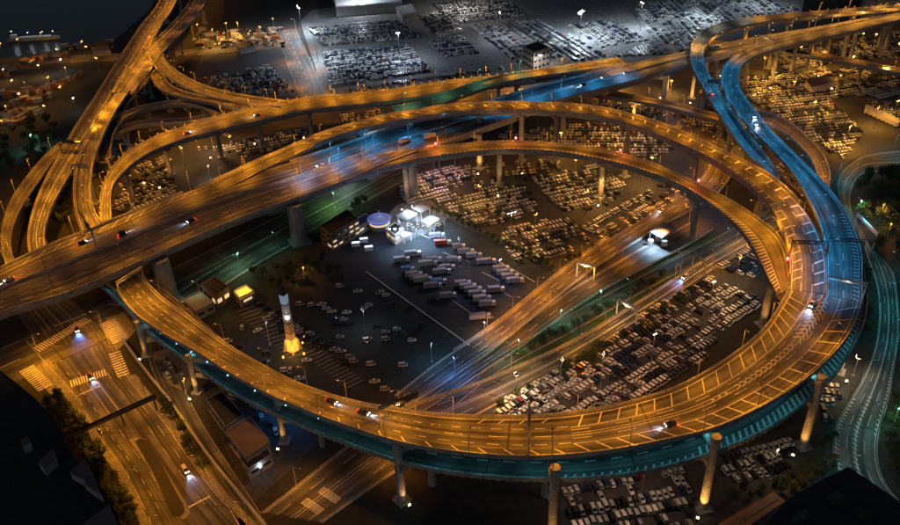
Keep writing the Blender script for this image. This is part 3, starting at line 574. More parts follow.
# outrigger piers of the double deck: a round column outside the lower deck, a beam under the upper deck and one under the lower
def outrigger(base, capz, w=2.8):
    c = P(base[0], base[1]); PB.append((c.x, c.y)); dist = min(range(gold.n), key=lambda i: (gold.L[i].xy - c.xy).length); d = gold.s[dist]
    off = gold_t.location; mb = MB(); e = gold.pt(d, 1) - gold.pt(d, 0); e.z = 0; wd_ = e.length; e.normalize(); rz = math.atan2(e.y, e.x)
    mb.tube((c.x - off.x, c.y - off.y, 0), (c.x - off.x, c.y - off.y, capz), w / 2 * 1.05, w / 2, 16)
    mb.tube((c.x - off.x, c.y - off.y, capz - 3), (c.x - off.x, c.y - off.y, capz + .3), w / 2 * 1.05, w / 2 * 1.12, 16)
    mb.box(c.x - off.x, c.y - off.y, .25, w * 1.8, w * 1.8, .5, rz)
    q = gold.pt(d, 1, -4); q2 = Vector((q.x, q.y, 0)); mid = (Vector((c.x, c.y, 0)) + q2) / 2; L = (Vector((c.x, c.y, 0)) - q2).length
    gz = gold.pt(d, .5).z
    mb.box(mid.x - off.x, mid.y - off.y, gz - 2.35 - 1.1, L + 1, w * .8, 2.1, rz)
    lz = low.pt(near_s(low, *proj(low.C[min(range(low.n), key=lambda i: (low.C[i].xy - gold.pt(d, .4).xy).length)])), .5).z
    mb.box(mid.x - off.x, mid.y - off.y, lz - 2.05 - 1.0, L + 1, w * .8, 1.9, rz)
    mb.tube((q.x - off.x, q.y - off.y, 0), (q.x - off.x, q.y - off.y, gz - 2.5), w / 2, w / 2, 12)
    mb.build('pier', M['conc'], gold_t)
for b, z in [((703, 508), 26.5), ((803, 446), 26.5), ((402, 500), 22.0), ((285, 441), 17.0), ((198, 392), 15.5), ((147, 355), 14.5), ((552, 536), 25.5), ((838, 372), 26)]: outrigger(b, z, 2.35 if b[0] > 350 else 1.9)

# ------------------------------------------------------------------ lamp posts on the decks
def dist_at(p, x, y): return near_s(p, x, y)
g_mid = near_s(gold, 610, 433)
lamps_along(gold, 19, 0, 8, SOD, 4300, 'e_sod', 'lamp post on the outer parapet of the hatched upper deck', 'lamp posts along the outer parapet of the upper deck', 25)
lamps_along(gold, 19, 1, 8, SOD, 3600, 'e_sod', 'lamp post on the inner parapet of the hatched upper deck', 'lamp posts along the inner parapet of the upper deck', 33)
us = near_s(upg, 800, 206)
lamps_along(upg, 14, 1, 6, SOD, 3300, 'e_sod', '', '', 4, us)
lamps_along(upg, 14, 0, 6, SOD, 3600, 'e_sod', '', '', us + 4)
lamps_along(inr, 17, 1, 7, SOD, 4200, 'e_sod', 'lamp post on the far parapet of the inner golden ramp', 'lamp posts along the inner golden ramp', 8)
mB = near_s(main, 722, 88)
lamps_along(main, 17, 1, 9, BLUE, 4600, 'e_teal', 'blue lamp post on the wide blue ramp', 'lamp posts along the wide blue ramp', 6, near_s(main, 738, 60))
lamps_along(main, 18, 1, 8, (1, .4, .05), 5500, 'e_warm', 'warm lamp post on the far end of the wide ramp', 'warm lamp posts at the ramp end', near_s(main, 745, 58))
lamps_along(b1, 22, 0, 8, (.06, .44, .9), 2500, 'e_teal', 'blue lamp post on the narrow blue ramp', 'lamp posts along the narrow blue ramp', 10, near_s(b1, 694, 50))
lamps_along(b1, 24, 0, 7, (.75, .72, .55), 2600, 'e_warm', 'pale lamp post on the post lined bend', 'lamp posts along the post lined bend', near_s(b1, 694, 50), near_s(b1, 760, 20))
lamps_along(b1, 20, 0, 7, (1, .4, .05), 4200, 'e_sod', '', '', near_s(b1, 765, 20))
lamps_along(qr, 22, 0, 7, SOD, 3500, 'e_sod', '', '', 6)
xa, xb, xc = near_s(exp, 310, 178), near_s(exp, 475, 118), near_s(exp, 640, 73)
lamps_along(exp, 25, 0, 10, SOD, 6800, 'e_sod', 'lamp post on the far side of the wide expressway', 'lamp posts along the far side of the expressway', 2, xa)
lamps_along(exp, 25, 1, 10, SOD, 4400, 'e_sod', 'lamp post on the near side of the wide expressway', 'lamp posts along the near side of the expressway', 12, xa)
lamps_along(exp, 20, .466, 8, (.03, .34, .8), 6500, 'e_teal', '', '', near_s(exp, 300, 180), xc)
lamps_along(exp, 22, .15, 7, (.05, .38, .85), 4500, 'e_teal', '', '', near_s(exp, 345, 165), near_s(exp, 455, 124))
lamps_along(exp, 28, 1, 7, SOD, 1900, 'e_sod', 'sodium lamp post beside the bluish stretch of expressway', 'sodium lamp posts beside the bluish stretch', xa + 8, xb)
lamps_along(exp, 18, 0, 9, (1, .42, .06), 6500, 'e_warm', 'pale lamp post on the far end of the expressway', 'pale lamp posts at the far end of the expressway', xc, None)
lamps_along(wb, 20, 1, 9, SOD, 8500, 'e_sod', 'lamp post on the wide harbour bridge', 'lamp posts along the harbour bridge', 4)
lamps_along(dr, 15, 0, 8, SOD, 7800, 'e_sod', 'lamp post on the collector viaduct', 'lamp posts along the collector viaduct', 3)
lamps_along(wc, 18, 1, 8, SOD, 4200, 'e_sod', 'lamp post on the plain connector ramp', 'lamp posts along the connector ramp', 10)
lamps_along(wl, 20, 0, 8, SOD, 4200, 'e_sod', 'lamp post on the slip road at the left edge', 'lamp posts along the left slip road', 8)
lamps_along(ru, 15, 0, 7, SOD, 3600, 'e_sod', 'lamp post on the upper branch ramp', 'lamp posts along the upper branch ramp', 3)
lamps_along(rl, 15, 1, 7, SOD, 2600, 'e_sod', 'lamp post on the lower branch ramp', 'lamp posts along the lower branch ramp', 3)
lamps_along(rb, 34, 0, 8, (1, .3, .06), 2200, 'e_sod', 'lamp post on the dim rust coloured bridge', 'lamp posts along the rust coloured bridge', 20)
lamps_along(gl, 34, 0, 3, (.55, .8, .35), 700, 'e_green', 'green lamp post on the rail viaduct', 'lamp posts along the rail viaduct', 6)
lamps_along(gr, 26, 0, 8, (.3, .95, .45), 2000, 'e_green', 'green lamp post on the ramp behind the golden loop', 'lamp posts along the green lit ramp', 8)
lamps_along(mr, 20, 0, 7, SOD, 3800, 'e_sod', 'lamp post on the mid level ramp', 'lamp posts along the mid level ramp', 6)
lamps_along(nr, 16, 1, 7, SOD, 3400, 'e_sod', 'lamp post on the curled orange ramp', 'lamp posts along the curled orange ramp', 6)
# tunnel style lamps under the upper deck throw teal light on the lower one
d = 4; i = 0
while d < gold.len - 2:
    t = d / gold.len
    p = gold.pt(d, 0, -1.2, -1.35); q = gold.pt(d, 1)
    hd = math.atan2(q.y - p.y, q.x - p.x); off = gold_t.location
    mb = MB(); mb.box(p.x - off.x, p.y - off.y, p.z + .05, .35, 1.3, .12, hd); mb.box(p.x - off.x, p.y - off.y, p.z + .17, .1, .3, .2, hd); fx = mb.build('deck_lamp', M['e_teal'], gold_t)
    c = (.07, .50, .60)
    light(gold_t, (p.x - off.x, p.y - off.y, p.z - .15), c, 460 if t > .45 else 200, ang=150, rad=.3, blend=.4)
    d += 11
# street lamps on the ground
def road_lamps(path, gap, side, h, col, power, em, what, group, s0=4, s1=None, arm=2.2): lamps_along(path, gap, side, h, col, power, em, what, group, s0, s1, arm=arm)
road_lamps(street, 22, 0, 10, SOD, 5200, 'e_sod', 'lamp post on the tree side of the wide street', 'lamp posts on the tree side of the street', 20)
road_lamps(street, 22, 1, 10, SOD, 3600, 'e_sod', 'lamp post on the slope side of the wide street', 'lamp posts on the slope side of the street', 10)
road_lamps(exA, 20, 'x', 8, SOD, 3000, 'e_sod', 'lamp post beside the sunken expressway', 'lamp posts beside the sunken expressway', 12)
road_lamps(exB, 16, 0, 7, (1, .30, .01), 4600, 'e_sod', 'lamp post beside the frontage road', 'lamp posts beside the frontage road', near_s(exB, 500, 335))
road_lamps(exD, 22, 0, 7, (1, .30, .01), 3000, 'e_sod', 'lamp post on the inner carriageway', 'lamp posts on the inner carriageway', near_s(exD, 520, 335))
road_lamps(exC, 30, 1, 8, (.08, .55, .5), 900, 'e_green', 'greenish lamp post on the service road', 'lamp posts on the service road', 30)
road_lamps(east, 24, 'x', 10, (.06, .46, .52), 3000, 'e_teal', 'teal lamp post along the east avenue', 'lamp posts along the east avenue', 6)
road_lamps(under, 22, 1, 9, GRN, 700, 'e_green', 'green lamp post by the underpass road', 'lamp posts by the underpass road', 6)
road_lamps(north, 26, 'x', 9, SOD, 6000, 'e_sod', 'lamp post on the street between the port lots', 'lamp posts between the port lots', 4)
road_lamps(kroad, 30, 0, 9, SOD, 12000, 'e_sod', 'lamp post on the port road', 'lamp posts on the port road', 40)
road_lamps(quay, 30, 1, 9, SOD, 3000, 'e_sod', 'lamp post on the quay road', 'lamp posts on the quay road', 10)
road_lamps(cross, 20, 1, 10, SOD, 5200, 'e_sod', 'lamp post at the junction under the expressway', 'lamp posts at the junction', 30, near_s(cross, 122, 312))
def ground_lamp(px, col, power, h, em, label, cat='street lamp', n=2, head=.5, kind='SPOT'):
    p = P(*px); t = empty('lamp_mast' if h > 14 else 'street_lamp', p, random.random() * 6, label, cat)
    mb = MB(); mb.tube((0, 0, 0), (0, 0, h), .2 if h > 14 else .13, .1, 8); mb.box(0, 0, .3, .8, .8, .6); mb.box(0, 0, h, head * 2.6, .25, .2); mb.build('pole', M['steel'], t)
    for k in range(n):
        mb = MB(); x = (k - (n - 1) / 2) * head * 1.9; mb.box(x, 0, h + .1, head * 1.2, head * 1.2, .5, 0, .75); hh = mb.build('lamp_head', M['dark'], t)
        mb = MB(); mb.box(x, 0, h - .22, head * 1.15, head * 1.15, .12); mb.box(x, -head * .66, h + .1, head, .08, .4); mb.build('lens', M[em], hh)
    light(t, (0, 0, h - .5), col, power, kind, ang=164, rad=.5, blend=.35)
for px, col, pw, h, em, lab, n, hd in [
    ((302, 33), WHT, 72292, 20, 'e_white', 'tall white floodlight mast at the far corner of the port lot', 4, 1.1),
    ((318, 62), WHT, 61965, 22, 'e_white', 'tall white floodlight mast beside the packed port lot', 4, 1.1),
    ((580, 40), WHT, 106717, 20, 'e_white', 'very bright floodlight mast among far rows of cars', 4, 1.3),
    ((462, 12), (.9, .8, .7), 51637, 20, 'e_white', 'floodlight mast at the top of the port', 3, .8),
    ((700, 20), WHT, 79177, 20, 'e_white', 'floodlight mast in the far right rows of cars', 3, .8),
    ((640, 30), WHT, 51637, 20, 'e_white', 'floodlight mast on the aisle of the far lot', 3, .7),
    ((400, 62), (.7, .78, 1), 37867, 20, 'e_white', 'floodlight mast inside the packed port lot', 3, .6),
    ((760, 8), WHT, 30600, 20, 'e_white', 'added floodlight mast beyond the post lined bend', 3, .8),  # extra mast, added to make the dark far ground paler
    ((360, 14), (.8, .85, 1), 25500, 20, 'e_white', 'added floodlight mast by the grey warehouse', 3, .6),  # another added mast, brightens the ground at the upper left
    ((500, 40), (.8, .85, 1), 18700, 20, 'e_white', 'floodlight mast on the aisle left of the tower house', 3, .5),
    ((540, 78), (.8, .85, .9), 15491, 15, 'e_white', 'floodlight mast near the beige tower', 2, .6),
    ((511, 257), (1, .46, .09), 16500, 21, 'e_cool', 'blue white floodlight mast at the hedge corner of the car lot', 3, .8),
    ((459, 214), (1, .46, .09), 14300, 19, 'e_cool', 'floodlight mast on the edge of the middle car lot', 2, .8),
    ((600, 205), (1, .46, .09), 9900, 13, 'e_sod', 'sodium lamp mast by the slim pier', 2, .6),
    ((640, 185), (1, .46, .09), 9900, 13, 'e_sod', 'sodium lamp mast beneath the inner ramp', 2, .5),
    ((560, 160), (1, .46, .09), 9900, 15, 'e_sod', 'sodium lamp mast behind the inner ramp', 2, .5),
    ((620, 142), (1, .46, .09), 15400, 15, 'e_sod', 'sodium lamp mast in the lot between the ramps', 2, .6),
    ((435, 185), (1, .46, .09), 9900, 14, 'e_sod', 'sodium lamp mast west of the middle lot', 2, .5),
    ((516, 398), (1, .72, .5), 5760, 10, 'e_warm', 'single warm lamp beside the diagonal expressway', 1, .9),
    ((650, 372), (1, .50, .28), 3494, 16, 'e_warm', 'dim mast in the front of the packed lower lot', 2, .4),
    ((600, 392), (1, .50, .28), 3091, 16, 'e_warm', 'dim mast at the loop side of the packed lower lot', 2, .4),
    ((560, 398), (1, .50, .28), 2419, 16, 'e_warm', 'dim mast at the narrow end of the packed lower lot', 2, .4),
    ((708, 318), (1, .52, .24), 6720, 16, 'e_warm', 'mast between the two blocks of the lower lot', 2, .4),
    ((735, 285), (1, .55, .2), 6720, 13, 'e_sod', 'sodium mast by the thick inner pier', 2, .4),
    ((762, 78), (1, .43, .055), 23400, 13, 'e_sod', 'bright sodium lamp below the wide ramp', 2, 1.0),
    ((820, 72), (1, .43, .055), 23400, 13, 'e_sod', 'bright sodium lamp under the right end of the expressway', 2, 1.0),
    ((881, 88), (1, .43, .055), 28080, 13, 'e_sod', 'brightest sodium lamp at the right of the lots', 2, 1.2),
    ((845, 148), (1, .43, .055), 18720, 12, 'e_sod', 'sodium lamp over the bare ground near the avenue', 2, .5),
    ((873, 128), (1, .43, .055), 14040, 12, 'e_sod', 'sodium lamp by the row of long sheds', 2, .5),
    ((790, 105), (1, .43, .055), 17160, 14, 'e_sod', 'sodium lamp amid the right hand rows of cars', 2, .5),
    ((740, 150), (1, .43, .055), 7800, 12, 'e_sod', 'sodium lamp between golden loop and blue ramp', 2, .4),
    ((670, 95), (1, .46, .09), 12100, 9, 'e_sod', 'sodium lamp beside the expressway piers', 2, .5),
    ((620, 90), (1, .46, .09), 8000, 9, 'e_sod', 'sodium lamp at the mid level ramp foot', 2, .5),
    ((171, 170), (1, .55, .25), 2400, 10, 'e_warm', 'small warm lamp left of the dark western lot', 1, .8),
    ((214, 152), (1, .50, .22), 12000, 12, 'e_warm', 'warm lamp on the bare western ground', 1, .8),
    ((211, 180), (.9, .8, .6), 1500, 8, 'e_warm', 'pale lamp at the expressway edge of the western ground', 1, .6),
    ((440, 178), (.08, .16, 1), 3000, 12, 'e_cool', 'blue lamp under the west end of the inner ramp', 1, .4),
    ((371, 132), (.8, .9, 1), 5000, 6, 'e_white', 'white lamp beside the long pale shed roof', 1, .4),
    ((853, 376), (1, .6, .3), 3200, 8, 'e_warm', 'glaring warm lamp at the foot of the right pier', 1, 1.1),
    ((830, 384), (1, .55, .2), 2500, 8, 'e_warm', 'warm lamp by the parked cars at the right pier', 1, .5),
    ((770, 480), (1, .62, .32), 2000, 12, 'e_warm', 'dim lamp in the cars by the lower right pier', 1, .4),
    ((640, 505), (1, .58, .36), 2496, 14, 'e_warm', 'dim lamp in the cars under the loop front', 1, .4),
    ((580, 500), (1, .58, .36), 1248, 14, 'e_warm', 'dim lamp left of the cars under the loop front', 1, .4),
    ((188, 398), (1, .45, .08), 2600, 8, 'e_sod', 'orange lamp in the small yard under the left loop', 1, .6),
    ((402, 250), (.45, .55, 1), 2520, 14, 'e_cool', 'bluish mast in the lorry park', 2, .4),
    ((460, 268), (.5, .58, 1), 2520, 14, 'e_cool', 'bluish mast by the parked lorries', 2, .4),
    ((500, 290), (.45, .5, 1), 2520, 14, 'e_cool', 'bluish mast at the lorry park corner', 2, .4),
    ((365, 330), (.8, .9, .85), 840, 9, 'e_cool', 'pale lamp in the middle of the dark yard', 1, .5),
    ((270, 345), (.6, .7, .8), 960, 10, 'e_cool', 'pale lamp among the marked bays', 1, .4),
    ((240, 268), (.5, 1, .5), 1300, 7, 'e_green', 'green lamp beside the grass slip', 1, .5),
    ((335, 208), (.4, 1, .25), 3800, 8, 'e_green', 'green lamp lighting the verge by the office', 1, .5),
    ((345, 190), (.7, 1, .8), 3500, 8, 'e_green', 'green white lamp under the ramp parapet', 1, .5),
    ((305, 280), (1, .35, .1), 1500, 6, 'e_sod', 'orange lamp among the trees behind the tower', 1, .4),
    ((455, 376), (.03, .3, 1), 3307, 8, 'e_cool', 'blue lamp beside the road below the yard', 1, .5),
    ((485, 340), (.3, .75, 1), 2246, 8, 'e_cool', 'cyan lamp at the tip of the yard', 1, .5),
    ((432, 362), (.35, .8, 1), 1123, 8, 'e_cool', 'cyan lamp on the road below the dark yard', 1, .4),
    ((560, 326), (.2, .9, .5), 1200, 7, 'e_green', 'green lamp in the verge between the roads', 1, .4),
    ((600, 306), (.2, .9, .5), 1200, 7, 'e_green', 'green lamp at the gantry foot', 1, .4),
    ((519, 356), (.3, .9, .3), 720, 7, 'e_green', 'green lamp by the long verge', 1, .4),
    ((290, 415), (.05, .35, 1), 1800, 9, 'e_cool', 'blue lamp below the left of the lower deck', 1, .5),
    ((45, 48), (1, .5, .1), 6500, 12, 'e_sod', 'sodium lamp on the far quay', 1, .7),
    ((42, 78), (1, .55, .2), 4200, 9, 'e_warm', 'warm lamp on the container quay', 1, .8),
    ((7, 82), (1, .45, .15), 3600, 9, 'e_warm', 'warm lamp at the left edge of the quay', 1, .8),
    ((30, 100), (1, .5, .1), 5200, 12, 'e_sod', 'sodium lamp among the container heaps', 1, .5),
    ((12, 125), (1, .5, .1), 3200, 12, 'e_sod', 'sodium lamp above the lower container heaps', 1, .5),
    ((70, 85), (1, .5, .1), 3000, 12, 'e_sod', 'sodium lamp right of the container heaps', 1, .5),
    ((215, 45), (1, .5, .08), 24000, 12, 'e_sod', 'sodium lamp in the glowing far yard', 1, .6),
    ((240, 38), (1, .5, .08), 18000, 12, 'e_sod', 'sodium lamp behind the glowing far yard', 1, .6),
    ((35, 150), (.3, .9, .7), 3600, 9, 'e_green', 'teal lamp by the dark trees at left', 1, .6),
    ((108, 152), (.4, .9, 1), 604, 9, 'e_teal', 'cyan lamp beside the connector ramp', 1, .6),
    ((77, 112), (.9, .95, 1), 700, 9, 'e_white', 'small white lamp left of the harbour bridge', 1, .6),
    ((64, 72), (.9, .95, 1), 1204, 9, 'e_white', 'small white lamp on the black shore', 1, .6),
    ((858, 215), (.45, 1, .2), 2200, 7, 'e_green', 'green lamp in the dark wood', 1, .4),
    ((878, 225), (1, .4, .1), 3800, 10, 'e_sod', 'dim sodium lamp in the clearing of the wood', 1, .4),
    ((885, 245), (1, .4, .1), 2600, 10, 'e_sod', 'dim sodium lamp by the angular path', 1, .4),
    ((893, 425), (.4, 1, .3), 900, 7, 'e_green', 'green lamp by the right hand trees', 1, .4),
]: ground_lamp(px, col, pw, h, em, lab, n=n, head=hd)
for grp, pts, pw in (('the right hand lots', [(752, 108), (775, 92), (798, 62), (812, 115), (828, 105), (850, 72), (860, 48), (895, 62), (893, 118), (768, 128), (838, 88), (872, 52)], 3600), ('the western lots', [(128, 190), (150, 175), (185, 165), (232, 150), (280, 138), (150, 205), (196, 142)], 2600),
        ('the quay', [(5, 60), (22, 55), (60, 60), (85, 55), (100, 72), (52, 92), (15, 92), (65, 105), (25, 112), (8, 140), (90, 60), (48, 118)], 1800), ('the middle lots', [(455, 172), (500, 178), (575, 178), (585, 215), (535, 230), (650, 180), (665, 150), (600, 130), (480, 205)], 2600), ('the far yard', [(200, 40), (228, 36), (262, 40), (275, 34)], 5000)):
    for i, (x, y) in enumerate(sorted(pts)): ground_lamp((x, y), (1, random.uniform(.36, .5), .05), pw * random.uniform(.5, 1.5), random.choice([8, 10, 12]), 'e_glow', 'added small sodium lamp in %s, %s from the left' % (grp, ordw(i)), n=1, head=.9)  # lamps added at loose spots to sprinkle more orange glows over the ground

# ------------------------------------------------------------------ cars
KS = .8   # the survey unit is a little over a metre
def car_parts(kind):
    """returns body, glass meshes for a 4.4 m car (sedan, hatch, van) facing +x"""
    Lh = {'sedan': 2.25, 'hatch': 1.95, 'van': 2.0}[kind]
    # stations: x, half width, z low, z belt
    if kind == 'sedan': st = [(-1, .72, .42, .80), (-.94, .84, .28, .92), (-.55, .88, .24, .98), (.45, .89, .24, .95), (.86, .82, .27, .78), (1, .66, .40, .62)]; cab = [(-.72, .70, .98), (-.42, .62, 1.42), (.12, .62, 1.43), (.48, .70, .95)]
    elif kind == 'hatch': st = [(-1, .74, .42, .95), (-.95, .83, .28, 1.02), (-.5, .86, .24, 1.02), (.45, .86, .24, .98), (.86, .80, .27, .84), (1, .66, .40, .66)]; cab = [(-.93, .70, 1.02), (-.78, .62, 1.50), (.1, .62, 1.50), (.5, .70, .97)]
    else: st = [(-1, .78, .40, 1.1), (-.97, .84, .28, 1.15), (-.5, .86, .24, 1.15), (.6, .86, .24, 1.1), (.9, .82, .27, .98), (1, .72, .40, .75)]; cab = [(-.96, .76, 1.15), (-.9, .70, 1.82), (.45, .70, 1.80), (.82, .75, 1.08)]
    b = MB(); vs = []
    for x, w, z0, z1 in st:
        x *= Lh; vs += [(x, -w * .9, z0), (x, -w, (z0 + z1) / 2), (x, -w * .93, z1), (x, w * .93, z1), (x, w, (z0 + z1) / 2), (x, w * .9, z0)]
    n = len(st); fs = [(i * 6 + j, i * 6 + (j + 1) % 6, (i + 1) * 6 + (j + 1) % 6, (i + 1) * 6 + j) for i in range(n - 1) for j in range(6)]
    fs = [f[::-1] for f in fs] + [tuple(range(6)), tuple(range(n * 6 - 1, n * 6 - 7, -1))]
    b.add(vs, fs)
    x1, x2 = cab[1][0] * Lh, cab[2][0] * Lh; w = cab[1][1]; z = cab[1][2]
    b.box((x1 + x2) / 2, 0, z + .035, (x2 - x1) * 1.03, w * 2.03, .09, 0, .9)
    for sx in (x1, (x1 + x2) / 2, x2):
        for sy in (-1, 1): b.tube((sx if sx != x1 else cab[0][0] * Lh * .97, sy * cab[0][1] * 1.01, cab[0][2] - .03) if sx != x2 else (cab[3][0] * Lh * .98, sy * cab[3][1], cab[3][2] - .02), (sx, sy * w, z), .045, .045, 4)
    g = MB(); vs = []
    for x, w_, z_ in cab: vs += [(x * Lh, -w_, z_), (x * Lh, w_, z_)]
    # a closed greenhouse: belt line and roof line
    A = [(cab[0][0] * Lh, cab[0][1], cab[0][2] - .02), (cab[3][0] * Lh, cab[3][1], cab[3][2] - .02)]; B = [(x1, w, z), (x2, w, z)]
    v = [(A[0][0], -A[0][1], A[0][2]), (A[1][0], -A[1][1], A[1][2]), (A[1][0], A[1][1], A[1][2]), (A[0][0], A[0][1], A[0][2]), (B[0][0], -B[0][1], z), (B[1][0], -B[1][1], z), (B[1][0], B[1][1], z), (B[0][0], B[0][1], z)]
    g.add(v, [(0, 3, 2, 1), (4, 5, 6, 7), (0, 1, 5, 4), (1, 2, 6, 5), (2, 3, 7, 6), (3, 0, 4, 7)])
    return b, g, Lh
wm = MB(); wm.tube((0, -.1, 0), (0, .1, 0), .32, .32, 12); wheel_me = wm.mesh('tyre', M['rubber'])
rm = MB(); rm.tube((0, -.115, 0), (0, .115, 0), .17, .17, 8); rim_me = rm.mesh('rim', M['steel'])
CM = {}
for k in ('sedan', 'hatch', 'van'):
    b, g, Lh = car_parts(k); CM[k] = (b, g.mesh('car_windows', M['glass']), Lh)
CB = {}
def car_at(p, hd, colour, kind='sedan', z=None, label='', group=None, lights=0, wheels=True, name='parked_car'):
    if (kind, colour) not in CB: CB[kind, colour] = CM[kind][0].mesh('car_body', M['car_' + colour])
    t = empty(name, p, hd, label, 'car', group); Lh = CM[kind][2]; t.scale = (KS, KS, KS)
    body = link(bpy.data.objects.new('body', CB[kind, colour]), t); link(bpy.data.objects.new('windows', CM[kind][1]), t)
    if wheels:
        for sx in (-.62, .64):
            for sy in (-.78, .78):
                w = link(bpy.data.objects.new('wheel', wheel_me), t); w.location = (sx * Lh, sy, .32)
                if wheels > 1: link(bpy.data.objects.new('rim', rim_me), w)
    if lights:
        for sy in (-.55, .55):
            mb = MB(); mb.box(Lh * .975, sy, .64, .14, .34, .16); mb.build('headlight', M['e_white'], t)
            mb = MB(); mb.box(-Lh * .985, sy, .78, .12, .34, .14); mb.build('tail_light', M['e_tail'], t)
        light(t, (Lh + .2, 0, .75), (.55, .68, 1) if lights < 3 else (.12, .3, 1), 1600 * lights, ang=70, rot=(0, R(-78), 0), rad=.1, blend=.8)
        light(t, (-Lh - .25, 0, .8), (1, .05, .02), 60, 'POINT', rad=.15)
    return t
def pick():
    r = random.random() * sum(c[2] for c in CARCOL)
    for n_, c_, w_ in CARCOL:
        r -= w_
        if r <= 0: return n_
    return 'white'
def inside(pt, poly):
    c = False; n = len(poly)
    for i in range(n):
        a, b = poly[i], poly[(i + 1) % n]
        if (a[1] > pt[1]) != (b[1] > pt[1]) and pt[0] < (b[0] - a[0]) * (pt[1] - a[1]) / (b[1] - a[1]) + a[0]: c = not c
    return c
CARS = []
BLOCK = []   # world polygons nothing is parked on
for pth, a in ((exA, 0), (exB, 0), (exC, 0), (exD, 0), (east, 0), (street, 0), (under, 0), (side, 0), (cross, 0), (north, 0)):
    BLOCK.append([(v.x, v.y) for v in pth.L] + [(v.x, v.y) for v in reversed(pth.R)])
def lot(lid, desc, px, a, b, pitch=3.75, gap=1.68, fill=.92, aisle=0, z=0):
    poly = [(q.x, q.y) for q in (P(*c) for c in px)]
    A, B = P(*a), P(*b); d = (B - A).normalized(); n = Vector((-d.y, d.x, 0)); hd = math.atan2(n.y, n.x)
    u = [Vector((x, y, 0)).dot(d) for x, y in poly]; v = [Vector((x, y, 0)).dot(n) for x, y in poly]
    r = min(v) + 2.6; row = 0
    while r < max(v) - 1:
        s = min(u) + 1.2 + random.random(); flip = random.random() < .5; rowfill = fill * (1 if random.random() > .04 else .4)
        base = random.choice(['white', 'silver', 'black', 'white', 'pearl white', 'dark grey']); k = random.choice(['sedan', 'hatch', 'van', 'hatch'])
        while s < max(u):
            p = d * s + n * (r + random.uniform(-.35, .35))
            if random.random() < .035: s += gap * random.randint(1, 4)
            if random.random() < .12: base = random.choice(['white', 'silver', 'black', 'white', 'pearl white', 'dark grey', 'dark blue']); k = random.choice(['sedan', 'hatch', 'van', 'hatch'])
            if random.random() < rowfill and inside((p.x, p.y), poly) and inview(p, 10):
                if all((p.x - q[0]) ** 2 + (p.y - q[1]) ** 2 > 9 for q in PB) and not any(inside((p.x, p.y), bp) for bp in BLOCK):
                    col = base if random.random() < .55 else pick()
                    CARS.append([p, hd + (math.pi if flip else 0) + random.uniform(-.02, .02), col, k, lid, row])
            s += gap + random.uniform(0, .12)
        r += pitch; row += 1
        if aisle and row % aisle == 0: r += 4.5
